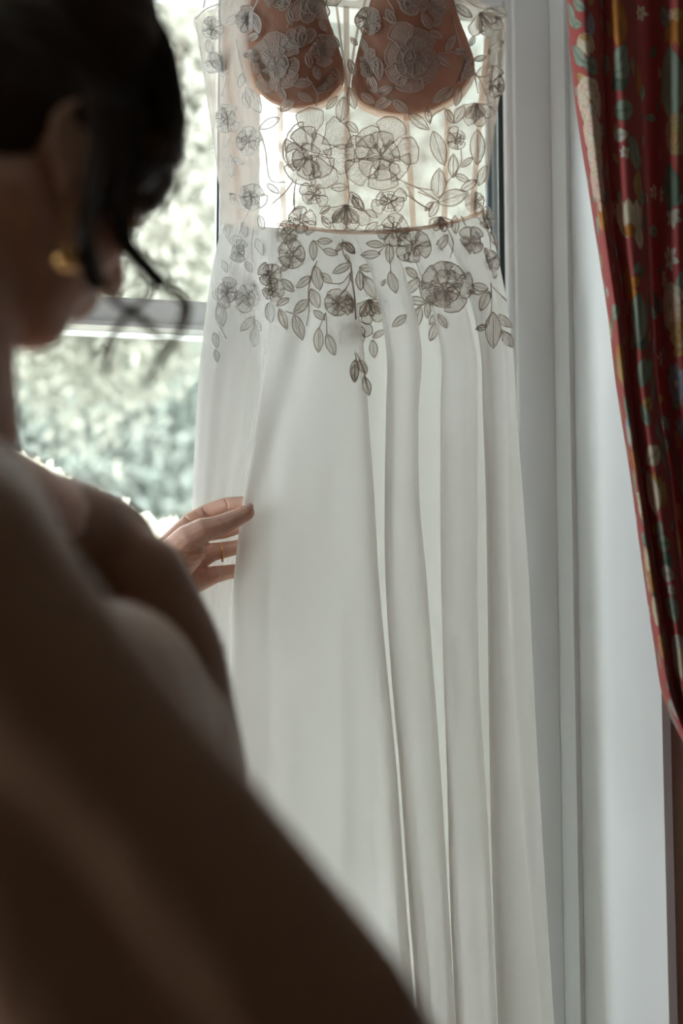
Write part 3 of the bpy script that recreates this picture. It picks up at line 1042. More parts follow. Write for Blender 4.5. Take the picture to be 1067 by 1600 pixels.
# shoulders, torso
mb.chain([(Bv(Nk + Vector((0, 0, -.03))), .050), (Bv(LS + Vector((-.01, -.03, .012))), .046), (Bv(LS), .048)])
mb.chain([(Bv(Nk + Vector((0, 0, -.03))), .050), (Bv(RS + Vector((-.02, .03, .012))), .050), (Bv(RS), .052)])
RT = YR @ Matrix((F, Lf, Vector((0, 0, 1)))).transposed()
mb.ell(Bv((-.275, .665, 1.27)), (.105, .155, .17), RT, 24, 18)
mb.ell(Bv((-.29, .65, 1.10)), (.092, .125, .16), RT, 24, 18)
mb.ell(Bv(PEL), (.110, .165, .14), RT, 24, 18)
for s in (-.062, .062):
    mb.ell(Bv(Vector((-.19, .675, 1.245)) + Lf * s), (.062, .062, .062), RT)
# arms
mb.chain([(Bv(LS), .047), (Bv(LS.lerp(LE, .5)), .041), (Bv(LE), .035)])
mb.chain([(Bv(RS), .050), (Bv(RS.lerp(RE, .5)), .043), (Bv(RE), .037), (Bv(RE.lerp(RW, .3)), .037), (Bv(RW), .024)])
# right hand, relaxed below the picture
rd = (RW - RE).normalized(); rs_ = Vector((rd.y, -rd.x, 0)).normalized()
mb.chain([(Bv(RW), .024), (Bv(RW + rd * .05), .026), (Bv(RW + rd * .08), .025)])
for k, (o_, l_) in enumerate(((-.030, .070), (-.010, .080), (.010, .075), (.029, .058))):
    a = RW + rd * .085 + rs_ * o_; mb.chain([(Bv(a), .0105), (Bv(a + rd * l_ * .5 + Vector((0, 0, -.004))), .0092), (Bv(a + rd * l_ + Vector((0, 0, -.016))), .0075)])
a = RW + rd * .03 - rs_ * .03; mb.chain([(Bv(a), .013), (Bv(a + rd * .035 - rs_ * .02), .011), (Bv(a + rd * .065 - rs_ * .028), .0085)])
# legs and feet
for s in (-1, 1):
    hp = PEL + Lf * (s * .085) + Vector((0, 0, -.06)); kn = hp + F * .02 + Vector((0, 0, -.42)); an = kn - F * .02 + Vector((0, 0, -.38))
    mb.chain([(Bv(hp), .080), (Bv(kn), .052), (Bv(kn.lerp(an, .3)), .052), (Bv(an), .036)])
    mb.chain([(Bv(an + Vector((0, 0, -.05)) - F * .02), .032), (Bv(an + F * .09 + Vector((0, 0, -.055))), .026), (Bv(an + F * .16 + Vector((0, 0, -.065))), .019)])
zmin = min(v[2] for v in mb.v)
bco, bno, bfs = remesh(mb, .0042, 6)

# the reaching left hand, fine voxels; every joint sits on the sight line of the photograph
hb = MB()


def pd(px, py, d): return PD(px, py, d)


WR = pd(243, 898, 1.385)
hb.chain([(Bv(LE), .035), (Bv(LE.lerp(Vector((-.262, 1.30, 1.345)), .4)), .035), (WR, .0245)])
hb.chain([(WR, .0240), (pd(262, 890, 1.395), .024), (pd(290, 872, 1.405), .021)])
hb.chain([(pd(243, 878, 1.392), .017), (pd(270, 845, 1.405), .0155), (pd(297, 815, 1.418), .0125)])       # index metacarpal
hb.chain([(pd(255, 890, 1.40), .018), (pd(285, 860, 1.412), .016), (pd(322, 832, 1.424), .0125)])
hb.chain([(pd(262, 900, 1.40), .019), (pd(300, 880, 1.412), .0165), (pd(330, 863, 1.420), .0135)])
hb.chain([(pd(268, 915, 1.395), .017), (pd(295, 912, 1.402), .0185), (pd(335, 898, 1.412), .0125)])        # edge of the palm
hb.ell(pd(302, 868, 1.414), (.024, .013, .028))
hb.chain([(pd(246, 892, 1.375), .020), (pd(268, 868, 1.362), .0225), (pd(294, 842, 1.356), .0200), (pd(316, 829, 1.356), .0172), (pd(340, 822, 1.360), .0145), (pd(361, 814, 1.366), .0128), (pd(385, 801, 1.374), .0112)])
hb.chain([(pd(250, 910, 1.380), .021), (pd(276, 888, 1.370), .021), (pd(302, 862, 1.364), .018)])             # thenar
hb.chain([(pd(297, 815, 1.418), .0130), (pd(326, 798, 1.424), .0112), (pd(354, 788, 1.416), .0100), (pd(387, 784, 1.408), .0084)])
hb.chain([(pd(322, 832, 1.424), .0125), (pd(350, 830, 1.436), .0108), (pd(376, 822, 1.434), .0100), (pd(402, 812, 1.424), .0082)])
hb.chain([(pd(330, 863, 1.420), .0130), (pd(352, 859, 1.430), .0115), (pd(380, 853, 1.434), .0100), (pd(404, 846, 1.426), .0080)])
hb.chain([(pd(335, 898, 1.412), .0125), (pd(356, 894, 1.424), .0105), (pd(380, 890, 1.428), .0092), (pd(400, 884, 1.422), .0074)])
hco, hno, hfs = remesh(hb, .00115, 5, .6)
# creases
pxm = (hco - np.array(CO)) @ np.array(CM.to_3x3())
dep = -pxm[:, 2]
ppx = 533.5 + pxm[:, 0] / dep * FPX
ppy = 800 - pxm[:, 1] / dep * FPX
facing = ((hno * (np.array(CO) - hco)).sum(1) > 0)
zh = lambda x, y: (200 + x / 4.446, 740 + y / 4.446)
CR = [([(515, 600), (535, 660), (555, 730), (568, 800)], .0016, 1.4), ([(470, 680), (495, 730), (510, 800)], .0008, 1.2), ([(545, 470), (538, 540), (510, 600), (450, 665), (395, 715)], .0013, 1.8),
      ([(350, 480), (420, 500), (535, 500)], .0009, 1.0), ([(340, 530), (430, 548), (535, 545)], .0009, 1.0), ([(330, 575), (420, 600), (520, 580)], .0009, 1.0), ([(330, 615), (400, 642), (490, 620)], .0008, 1.0),
      ([(360, 450), (440, 470), (540, 470)], .0006, 1.0), ([(520, 240), (540, 275), (565, 295)], .0012, 1.1), ([(675, 175), (690, 215), (692, 240)], .0010, 1.0), ([(380, 285), (420, 320), (440, 330)], .0014, 1.3),
      ([(470, 265), (500, 290)], .0007, 1.0), ([(650, 650), (652, 700), (650, 765)], .0008, 1.0), ([(640, 490), (650, 540), (655, 590)], .0006, 1.0), ([(640, 310), (665, 330), (690, 345)], .0007, 1.3), ([(655, 300), (690, 322)], .0005, 1.0),
      ([(430, 690), (450, 760), (450, 820)], .0005, 1.3)]
for pts, dpt, wdt in CR:
    sp_ = spline([zh(*p) for p in pts], 40)
    dmin = np.full(len(hco), 1e9)
    for x, y in sp_:
        dmin = np.minimum(dmin, (ppx - x) ** 2 + (ppy - y) ** 2)
    g = np.exp(-dmin / (2 * wdt ** 2)) * facing
    hco -= hno * (g * dpt)[:, None]
vv = np.concatenate([bco, hco])
ff = bfs + [tuple(i + len(bco) for i in f) for f in hfs]
body = mk('body', vv.tolist(), ff, M['skin'], person)


def plate(name, c, u, v_, n_, ru, rv, mat, par, bulge=.0015):
    vs, fs = [c + n_ * bulge], []
    for k in range(1, 4):
        for j in range(16):
            a = 2 * math.pi * j / 16
            q = k / 3
            sq = 1 / max(abs(math.cos(a)) ** 3 + abs(math.sin(a)) ** 3, .3) ** (1 / 3)
            vs.append(c + u * (ru * q * math.cos(a) * sq) + v_ * (rv * q * math.sin(a) * sq) + n_ * (bulge * (1 - q * q)) - n_ * (.0016 * (q * math.sin(a)) ** 2))
    for j in range(16):
        fs.append((0, 1 + j, 1 + (j + 1) % 16))
        for k in range(2):
            a, b = 1 + k * 16 + j, 1 + k * 16 + (j + 1) % 16
            fs.append((a, a + 16, b + 16, b))
    return mk(name, vs, fs, mat, par)


c = pd(387, 793, 1.368)
u = (pd(396, 789, 1.372) - pd(380, 796, 1.368)).normalized()
n_ = (Vector((0, 0, 1)) * .62 + (CO - c).normalized() * .8); n_ = (n_ - u * n_.dot(u)).normalized(); v_ = n_.cross(u)
plate('fingernail', c + n_ * .0012 + u * .001, u, v_, n_, .0070, .0055, M['nail'], body)
# ring on the ring finger
m = MB()
rc = pd(345, 861, 1.4265); ax = (pd(380, 853, 1.434) - pd(330, 863, 1.420)).normalized(); e1 = ax.orthogonal().normalized(); e2 = ax.cross(e1)
m.tube([rc + (e1 * math.cos(2 * math.pi * k / 32) + e2 * math.sin(2 * math.pi * k / 32)) * .0121 for k in range(33)], .0010, 8, caps=False)
rg = m.build('finger_ring', M['gold'], person)
m = MB(); m.ell(pd(347.5, 876, 1.421), (.0022, .0022, .0022), None, 8, 6); m.build('gem', M['gem'], rg)

# earring: gold drop
m = MB()
lob = H(.004, -.084, -.048)
m.tube([lob, lob + Vector((0, 0, -.018)), lob + Vector((0, 0, -.040))], .0010, 6)
er = m.build('earring', M['gold'], person)
m = MB(); dc = lob + Vector((0, 0, -.044)); m.ell(dc, (.009, .009, .006), None, 16, 10); m.build('drop', M['gold'], er)
for s in (-1, 1):
    m = MB(); m.tube([H(.090, s * .014, .037), H(.088, s * .030, .043), H(.074, s * .048, .038)], [.002, .003, .0012], 6); m.build('eyebrow', M['hair'], person)

# robe: inflated union over torso, upper arms and skirt, with folds
rb = MB()
rb.chain([(Bv(Nk + Vector((-.035, 0, -.045))), .062), (Bv(LS + Vector((-.012, -.035, .010))), .056), (Bv(LS + Vector((.004, .01, 0))), .057)])
rb.chain([(Bv(Nk + Vector((-.035, 0, -.045))), .066), (Bv(RS + Vector((-.02, .05, .02))), .064), (Bv(RS), .066)])
rb.ell(Bv((-.275, .665, 1.26)), (.118, .172, .17), RT, 24, 18)
rb.ell(Bv((-.285, .65, 1.10)), (.108, .145, .18), RT, 24, 18)
rb.ell(Bv(PEL), (.130, .185, .17), RT, 24, 18)
rb.ell(Bv((-.165, .700, 1.225)), (.080, .140, .100), RT)
rb.ell(Bv((-.14, .76, 1.16)), (.070, .10, .12), RT)
rb.chain([(Bv(LS), .056), (Bv(LS.lerp(LE, .5)), .053), (Bv(LS.lerp(LE, .86)), .050)])
rb.chain([(Bv((-.17, .83, 1.33)), .050), (Bv((-.135, .82, 1.27)), .046), (Bv((-.12, .80, 1.18)), .050)])
rb.chain([(Bv(RS), .064), (Bv(RS.lerp(RE, .45) + Vector((.0, 0, -.004))), .058), (Bv(RE), .056), (Bv(RE.lerp(RW, .6)), .060)])
rb.chain([(Bv(RS.lerp(RE, .3) + Vector((-.03, 0, -.04))), .060), (Bv(RE + Vector((-.05, 0, -.07))), .070), (Bv(RE.lerp(RW, .5) + Vector((-.03, -.01, -.14))), .055)])
for dx, dy in ((.035, .09), (.035, -.09), (-.045, .09), (-.045, -.09), (0, 0), (.02, 0), (-.03, 0)):
    o_ = F * dx + Lf * dy
    rb.cap(Bv(PEL + o_ * .9), Bv(PEL + o_ * 1.25 + Vector((0, 0, -.62))), .090, .105)
rco, rno, rfs = remesh(rb, .006, 10, .6)
nz = np.array([mnoise.noise(Vector((float(c_[0]) * 16 + float(c_[2]) * 5, float(c_[1]) * 16, float(c_[2]) * 3.5))) for c_ in rco])
amp = .0045 + .010 * np.clip((.95 - rco[:, 2]) / .4, 0, 1)
rco = rco + rno * (nz * amp)[:, None]
keep = [f for f in rfs if min(rco[i][2] for i in f) > .27]
robe = mk('robe', rco.tolist(), keep, M['satin'], person)
m = MB()
m2 = MB()
m2.tube([Bv(PEL + Vector((.03, 0, .135)) + F * (.118 * math.cos(a)) + Lf * (.152 * math.sin(a))) for a in [2 * math.pi * k / 40 for k in range(41)]], .014, 8, caps=False)
m2.build('belt', M['satin'], robe)
cp = [Bv(Nk + Vector(q)) for q in ((.065, -.045, -.10), (.055, -.065, -.03), (.0, -.075, .005), (-.062, -.03, .015), (-.064, .03, .015), (-.01, .078, .0), (.052, .07, -.04), (.065, .04, -.10))]
m.tube([Vector(p) for p in spline([tuple(p) for p in cp], 40)], .012, 8)
m.build('collar', M['satin'], robe)

# hair: cap of hair, low roll, swept front lock, loose tendrils
hm = MB()
hm.ell(H(-.022, 0, .050), (.104, .087, .086), HR)
hm.ell(H(-.050, 0, .010), (.082, .082, .070), HR)
hm.ell(H(.030, 0, .088), (.066, .070, .042), HR)
hm.ell(H(.052, -.034, .064), (.044, .044, .040), HR)
hm.ell(H(.064, -.050, .034), (.026, .022, .034), HR)
for a_, b_ in ((PD(178, 50, .70), (.033, .040, .058)), (PD(186, 165, .70), (.017, .026, .040)), (PD(140, 10, .69), (.042, .045, .05))):
    hm.ell(a_, b_, None)
hm.ell(H(-.105, .0, .045), (.045, .060, .050), HR)
hm.ell(H(.015, -.072, .022), (.050, .016, .036), HR)
hcv, hnv, hff = remesh(hm, .0035, 5)
nz = np.array([mnoise.noise(Vector((float(c_[0]) * 14, float(c_[1]) * 14, float(c_[2]) * 90))) for c_ in hcv])
hcv = hcv + hnv * (nz * .0025)[:, None]
hair = mk('hair', hcv.tolist(), hff, M['hair'], person)
rh = random.Random(5)


def lock(name, pts, r0, n, spread, mat, par, taper=.3):
    """bundle of fine tubes along pixel/depth points"""
    m = MB()
    base = spline(pts, 26)
    for k in range(n):
        ox, oy, od = rh.gauss(0, spread), rh.gauss(0, spread), rh.gauss(0, .004)
        fr = rh.uniform(.6, 1.6); ph = rh.uniform(0, 6)
        P = []
        for i, (x, y, d) in enumerate(base):
            q = i / 25
            s_ = .45 + .75 * q
            P.append(PD(x + ox * s_ + spread * .5 * math.sin(ph + q * 5 * fr), y + oy * s_, d + od))
        m.tube(P, [r0 * (1 - (1 - taper) * i / 25) for i in range(26)], 5)
    o = m.build(name, mat, par)
    return o


lock('lock', [(215, -10, .70), (250, 60, .71), (268, 140, .715), (272, 200, .715), (250, 240, .71), (215, 262, .70), (188, 292, .69)], .0022, 90, 7.5, M['hair'], hair, .6)
lock('lock', [(190, -20, .70), (222, 60, .70), (250, 150, .71), (262, 215, .712), (235, 250, .705), (205, 270, .70), (185, 300, .69)], .0022, 60, 7, M['hair'], hair, .6)
lock('lock', [(180, 60, .69), (205, 130, .69), (212, 190, .69), (200, 240, .69), (178, 290, .68), (172, 330, .68)], .0022, 55, 7, M['hair'], hair, .6)
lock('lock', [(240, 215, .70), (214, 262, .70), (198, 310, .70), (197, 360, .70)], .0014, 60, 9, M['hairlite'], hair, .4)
lock('lock', [(140, 150, .64), (150, 230, .64), (140, 300, .64), (132, 360, .64), (135, 410, .645), (152, 445, .65)], .0022, 40, 6, M['hair'], hair, .4)
lock('lock', [(186, 285, .69), (182, 335, .69), (194, 375, .695), (220, 408, .70), (250, 440, .70)], .0019, 46, 5.5, M['hair'], hair, .7)
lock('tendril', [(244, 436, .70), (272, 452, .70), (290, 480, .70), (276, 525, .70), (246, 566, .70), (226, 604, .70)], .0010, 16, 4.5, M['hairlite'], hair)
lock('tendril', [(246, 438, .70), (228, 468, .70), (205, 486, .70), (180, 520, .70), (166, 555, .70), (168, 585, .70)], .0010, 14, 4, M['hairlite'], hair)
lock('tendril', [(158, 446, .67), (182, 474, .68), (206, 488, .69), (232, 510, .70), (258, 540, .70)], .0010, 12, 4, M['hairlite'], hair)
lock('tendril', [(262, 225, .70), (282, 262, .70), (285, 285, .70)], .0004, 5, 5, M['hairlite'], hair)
adopt(person)
dz = -min(v.co.z for v in body.data.vertices)

# ------------------------------------------------------------------ the curtain
curt = empty('curtain', (PY(1060, 900, 1.145).x, 1.145, 0.05))
tag(curt, 'deep red curtain printed with cream roses, orange tulips and sage leaves', 'curtain')
CROW = [-260, 0, 150, 340, 490, 600, 740, 860, 1010, 1090, 1150, 1230]
CCOL = [
    ([866, 884, 897, 926, 949, 962, 984, 1000, 1022, 1036, 1062, 1108], .010),
    ([870, 889, 903, 932, 954, 967, 988, 1004, 1026, 1040, 1065, 1111], -.012),
    ([890, 912, 922, 942, 963, 974, 994, 1011, 1034, 1048, 1072, 1115], -.026),
    ([915, 934, 940, 952, 974, 981, 999, 1017, 1041, 1054, 1078, 1119], -.012),
    ([921, 940, 944, 957, 977, 984, 1002, 1020, 1044, 1056, 1080, 1120], .014),
    ([926, 945, 948, 960, 980, 986, 1004, 1022, 1046, 1059, 1082, 1122], -.006),
    ([945, 962, 970, 980, 995, 1003, 1022, 1038, 1060, 1070, 1091, 1128], -.026),
    ([966, 983, 992, 1005, 1014, 1021, 1041, 1055, 1075, 1083, 1100, 1133], -.016),
    ([982, 995, 1002, 1012, 1019, 1026, 1047, 1061, 1079, 1088, 1104, 1136], .020),
    ([1005, 1018, 1022, 1024, 1029, 1036, 1056, 1070, 1088, 1096, 1109, 1139], .018),
    ([1028, 1036, 1037, 1037, 1040, 1047, 1064, 1078, 1094, 1101, 1113, 1142], -.008),
    ([1055, 1060, 1060, 1060, 1064, 1070, 1083, 1094, 1107, 1112, 1122, 1148], -.024),
    ([1084, 1086, 1086, 1088, 1090, 1096, 1104, 1112, 1121, 1125, 1132, 1154], -.006),
    ([1100, 1102, 1103, 1106, 1108, 1112, 1118, 1124, 1132, 1135, 1140, 1158], .020),
    ([1130, 1132, 1132, 1132, 1134, 1136, 1140, 1143, 1148, 1149, 1152, 1163], -.016),
    ([1160, 1162, 1162, 1162, 1162, 1162, 1163, 1164, 1166, 1166, 1167, 1170], .012),
]
YC = 1.145
NR, NS = 760, 20
nc_ = (len(CCOL) - 1) * NS + 1
G = np.zeros((NR, nc_, 3)); PXY = np.zeros((NR, nc_, 2))
tt = list(range(len(CCOL)))
ydep = [cat(tt, [c[1] for c in CCOL], j / NS) for j in range(nc_)]
for i in range(NR):
    py = -260 + (1230 + 260) * i / (NR - 1)
    xs = [cat(CROW, c[0], py) for c in CCOL]
    for j in range(nc_):
        x = cat(tt, xs, j / NS)
        p = PY(x, py, YC + 1.7 * ydep[j] * (1 if py < 1000 else 1 - .4 * (py - 1000) / 230))
        G[i, j] = p; PXY[i, j] = (x, py)
# cloth coordinates (metres): arc length across, height down
su = np.zeros((NR, nc_)); su[:, 1:] = np.cumsum(np.linalg.norm(G[:, 1:] - G[:, :-1], axis=2), axis=1)
U = np.repeat(su[:300].mean(0)[None, :], NR, 0); V = np.repeat(((G[0, 0, 2] - G[:, 0, 2]))[:, None], nc_, 1)
RGB = np.zeros((NR, nc_, 3)); RGB[:] = (0.46, 0.105, 0.10)
rc_ = random.Random(11)


def blob(cu, cv, ang, ln, wd, col, edge=.72, pw=1.0, vein=0.0):
    """one printed petal or leaf from its base, flat colour with the darker drawn rim"""
    m_ = (np.abs(U - cu) < ln * 1.2) & (np.abs(V - cv) < ln * 1.2)
    if not m_.any(): return
    du, dv = U[m_] - cu, V[m_] - cv
    ca, sa = math.cos(R(ang)), math.sin(R(ang))
    a = (du * ca + dv * sa) / ln; b = (-du * sa + dv * ca) / (wd / 2)
    with np.errstate(invalid='ignore'):
        prof = np.where((a > 0) & (a < 1), np.sin(np.pi * np.clip(a, 0, 1) ** pw), 0)
    q = np.abs(b) / np.maximum(prof, 1e-4)
    ins = (prof > .02) & (q < 1)
    k = edge + (1 - edge) * np.clip((1 - q) * 5, 0, 1) * np.clip((1 - a) * 6, 0, 1)
    k *= (.74 + .26 * np.clip(a * 1.3, 0, 1)) * (.93 + .07 * np.sin(a * 7 + b * 3))
    if vein:
        k = np.where(np.abs(b) < .14, k * (1 - vein), k)
    sub = RGB[m_]
    c = np.array(col)[None, :] * k[:, None]
    sub[ins] = c[ins]
    RGB[m_] = sub


CREAM = (.93, .82, .64); PINK = (.86, .60, .50); ORA = (.66, .27, .07); SAGE = (.38, .46, .37); DSAGE = (.20, .27, .21); WHT = (.72, .70, .62); BLU = (.42, .46, .56); OCH = (.66, .42, .18)


def rose(cu, cv, r_, c1=CREAM, c2=PINK):
    for ring, (n, l0, l1, wf) in enumerate(((8, .35, 1.0, .72), (6, .12, .70, .62), (4, -.04, .42, .46))):
        a0 = rc_.uniform(0, 90)
        for k in range(n):
            a = a0 + 360 * k / n + rc_.uniform(-8, 8)
            t = rc_.uniform(0, .35) + (.15 if ring == 0 else 0)
            col = tuple(x * (1 - t) + y * t for x, y in zip(c1, c2))
            blob(cu + math.cos(R(a)) * r_ * l0, cv + math.sin(R(a)) * r_ * l0, a, r_ * (l1 - l0) * 1.15, r_ * wf * 1.15, tuple(x * rc_.uniform(.86, 1.04) for x in col), .55, 1.6)
    blob(cu - r_ * .08, cv, 0, r_ * .2, r_ * .14, ORA, .6, .8)


def tulip(cu, cv, r_, ang, c1, c2):
    bu, bv = cu - math.cos(R(ang)) * r_, cv - math.sin(R(ang)) * r_
    for k, o in enumerate((-34, 34, -18, 18, 0)):
        blob(bu, bv, ang + o, r_ * 2 * rc_.uniform(.9, 1.05), r_ * .95, c1 if k in (0, 3, 4) else tuple((x + y) / 2 for x, y in zip(c1, c2)), .68, .75, .10)
    blob(bu, bv, ang, r_ * .7, r_ * .8, c2, .7, .7)


def star(cu, cv, r_, c1, c2, n=6):
    a0 = rc_.uniform(0, 60)
    for k in range(n):
        blob(cu, cv, a0 + 360 * k / n, r_, r_ * .5, c1, .66, 1.0, .12)
    blob(cu - r_ * .2, cv, 0, r_ * .4, r_ * .4, c2, .6, .8)


def lf(cu, cv, r_, ang, c=SAGE, w_=.62):
    r_ *= 1.22
    blob(cu - math.cos(R(ang)) * r_, cv - math.sin(R(ang)) * r_, ang, 2 * r_, 2 * r_ * w_, c, .62, 1.0, .28)


# seen position in the photograph -> cloth coordinates of the visible cloth there
def uvat(px, py):
    i = int(round((py + 260) / 1490 * (NR - 1))); i = max(0, min(NR - 1, i))
    row = np.abs(PXY[i, :, 0] - px)
    cand = np.where(row < 3)[0]
    if len(cand) == 0: cand = np.array([row.argmin()])
    j = cand[np.argmin(G[i, cand, 1])]
    return U[i, j], V[i, j]


S = .00104
for k in range(330):                             # scattered background foliage of the print
    u_, v_ = rc_.uniform(0, float(U.max())), rc_.uniform(0, float(V.max()))
    lf(u_, v_, rc_.uniform(8, 15) * S, rc_.uniform(0, 360), rc_.choice((SAGE, DSAGE, SAGE, OCH)), rc_.uniform(.4, .6))
for k in range(50):
    u_, v_ = rc_.uniform(0, float(U.max())), rc_.uniform(0, float(V.max()))
    star(u_, v_, rc_.uniform(9, 13) * S, rc_.choice((WHT, CREAM, BLU)), ORA)
MOT = [
    ('lf', 888, 22, 17, 60, SAGE), ('lf', 926, 38, 14, 90, BLU), ('lf', 962, 35, 28, 85, ORA), ('lf', 884, 45, 14, 40, SAGE), ('tulip', 914, 72, 16, 80, CREAM, OCH), ('lf', 900, 88, 16, 40, SAGE),
    ('lf', 928, 103, 16, 20, SAGE), ('lf', 972, 92, 18, -60, SAGE), ('lf', 965, 122, 20, -35, DSAGE), ('lf', 975, 110, 16, -20, SAGE), ('tulip', 1000, 128, 24, 80, ORA, ORA), ('lf', 972, 172, 18, -8, SAGE),
    ('lf', 965, 212, 12, -10, WHT), ('rose', 920, 158, 30, CREAM, PINK), ('rose', 928, 212, 25, CREAM, PINK), ('rose', 928, 248, 22, CREAM, PINK), ('rose', 930, 290, 23, PINK, CREAM), ('tulip', 940, 338, 20, 70, ORA, PINK),
    ('lf', 950, 270, 14, 0, SAGE), ('lf', 996, 240, 20, 80, SAGE), ('tulip', 982, 336, 27, -90, CREAM, ORA), ('lf', 1000, 290, 18, -80, OCH), ('lf', 1002, 370, 14, 90, CREAM), ('lf', 932, 395, 18, 80, SAGE),
    ('star', 980, 448, 28, ORA, ORA), ('lf', 958, 487, 14, -20, SAGE), ('lf', 996, 497, 28, 100, SAGE), ('lf', 946, 456, 9, 0, WHT), ('tulip', 967, 572, 26, 85, OCH, ORA), ('lf', 1008, 582, 17, -70, SAGE),
    ('tulip', 980, 678, 20, 85, WHT, BLU), ('lf', 976, 638, 14, 70, SAGE), ('tulip', 992, 716, 14, -90, ORA, ORA), ('lf', 1016, 632, 12, -20, OCH), ('lf', 1004, 648, 13, 60, SAGE), ('lf', 1020, 712, 17, -30, CREAM),
    ('tulip', 1026, 765, 22, -60, OCH, ORA), ('lf', 1016, 770, 24, 80, CREAM), ('lf', 988, 755, 16, 80, SAGE), ('tulip', 996, 788, 15, 10, CREAM, OCH), ('lf', 1026, 828, 11, -60, SAGE), ('lf', 1032, 850, 15, 0, SAGE),
    ('lf', 1012, 855, 14, 90, DSAGE), ('lf', 1040, 877, 14, 0, DSAGE), ('lf', 1038, 897, 14, 10, WHT), ('rose', 1008, 875, 15, CREAM, ORA), ('tulip', 1020, 912, 16, 80, ORA, OCH), ('rose', 1022, 955, 17, CREAM, OCH),
    ('star', 1046, 922, 9, WHT, BLU), ('lf', 1050, 952, 15, 90, SAGE), ('rose', 1034, 1010, 14, ORA, PINK), ('tulip', 1058, 1028, 27, 85, CREAM, WHT), ('lf', 1046, 1050, 10, 30, SAGE), ('rose', 1044, 478, 28, CREAM, OCH),
    ('rose', 1058, 520, 18, OCH, CREAM), ('star', 1044, 404, 18, WHT, ORA), ('star', 1030, 305, 13, CREAM, ORA), ('star', 1048, 338, 16, WHT, PINK), ('lf', 1044, 292, 26, 85, DSAGE), ('lf', 1044, 130, 42, 88, SAGE),
    ('rose', 1062, 210, 26, OCH, SAGE), ('tulip', 1062, 45, 26, 85, ORA, OCH), ('star', 1054, 600, 28, BLU, CREAM, 9), ('star', 1060, 668, 16, BLU, WHT), ('lf', 1056, 735, 24, 90, SAGE), ('lf', 1062, 790, 18, 80, SAGE),
    ('tulip', 1054, 690, 14, 90, ORA, OCH), ('rose', 1062, 850, 16, ORA, OCH), ('lf', 1034, 24, 16, 40, SAGE), ('star', 1046, 22, 9, PINK, CREAM), ('lf', 1056, 1108, 12, 80, WHT), ('star', 1030, 560, 12, WHT, BLU),
]
for mo in MOT:
    u_, v_ = uvat(mo[1], mo[2])
    if mo[0] == 'lf': lf(u_, v_, mo[3] * S, mo[4], mo[5])
    elif mo[0] == 'rose': rose(u_, v_, mo[3] * S, mo[4], mo[5])
    elif mo[0] == 'tulip': tulip(u_, v_, mo[3] * S, mo[4], mo[5], mo[6])
    else: star(u_, v_, mo[3] * S, mo[4], mo[5], mo[6] if len(mo) > 6 else 6)


def curtain_mat():
    m, t, out = nt('printed_cotton')
    N, Lk = t.nodes, t.links
    a = N.new('ShaderNodeVertexColor'); a.layer_name = 'print'
    d = N.new('ShaderNodeBsdfPrincipled'); d.inputs['Roughness'].default_value = .75; d.inputs['Specular IOR Level'].default_value = .15
    d.inputs['Sheen Weight'].default_value = .1
    Lk.new(a.outputs[0], d.inputs['Base Color'])
    tr = N.new('ShaderNodeBsdfTranslucent'); Lk.new(a.outputs[0], tr.inputs[0])
    mx = N.new('ShaderNodeMixShader'); mx.inputs[0].default_value = .12
    Lk.new(d.outputs[0], mx.inputs[1]); Lk.new(tr.outputs[0], mx.inputs[2]); Lk.new(mx.outputs[0], out.inputs[0])
    return m


M['print'] = curtain_mat()


def color_grid(name, G_, RGB_, parent):
    nr, nc2 = G_.shape[:2]
    idx = np.arange(nr * nc2).reshape(nr, nc2)
    q = np.stack([idx[:-1, :-1], idx[:-1, 1:], idx[1:, 1:], idx[1:, :-1]], -1).reshape(-1, 4)
    me = bpy.data.meshes.new(name)
    me.from_pydata(G_.reshape(-1, 3).tolist(), [], q.tolist())
    ca = me.color_attributes.new('print', 'FLOAT_COLOR', 'POINT')
    rgba = np.ones((nr * nc2, 4), dtype=np.float32); rgba[:, :3] = RGB_.reshape(-1, 3)
    ca.data.foreach_set('color', rgba.ravel())
    me.polygons.foreach_set('use_smooth', [True] * len(me.polygons))
    me.materials.append(M['print'])
    return link(bpy.data.objects.new(name, me), parent)


color_grid('gathered_cloth', G, RGB, curt)
# cloth below the tie-back, right of the picture, and the tie-back band
tb = G[-1].mean(0)
rows = []
nlow = 90
Gl = np.zeros((60, nc_, 3))
for i in range(60):
    q = i / 59
    for j in range(nc_):
        s = j / (nc_ - 1)
        top = G[-1, j]
        xx = top[0] * (1 - q) + (tb[0] - .02 + (s - .5) * (.10 + .16 * q)) * q
        yy = top[1] * (1 - q) + (YC + .020 * math.sin(s * 40)) * q
        Gl[i, j] = (xx, yy, top[2] + (.06 - top[2]) * q)
Rl = np.repeat(RGB[-61:-1], 1, 0)[::-1]
color_grid('lower_cloth', Gl, Rl, curt)
m = MB()
e = [tb + np.array((.045 * math.cos(a), .036 * math.sin(a), .012 * math.cos(a))) for a in [2 * math.pi * k / 32 for k in range(33)]]
m.tube(e, .009, 8, caps=False)
m.build('tieback', bsdf('red_cotton_band', (.30, .05, .055), .8, .1), curt)
adopt(curt)
rod = MB()
zr = G[0, 0, 2] + .03
rod.tube([(XJ - .25, YC, zr), (XJ + .75, YC, zr)], .012, 14)
ro = empty('curtain_rail', (XJ + .25, YC, zr)); tag(ro, 'slim steel rail carrying the red floral curtain', 'curtain rail')
rod.build('rod', M['chrome'], ro)
for x in (XJ + .08, XJ + .68):
    m = MB(); m.tube([(x, YC, zr), (x, YI + .006, zr)], .007, 10); m.ell((x, YI + .0, zr), (.022, .006, .022)); m.build('bracket', M['chrome'], ro)
for x in (XJ - .25, XJ + .75):
    m = MB(); m.ell((x, YC, zr), (.02, .02, .02)); m.build('finial', M['chrome'], ro)
adopt(ro)

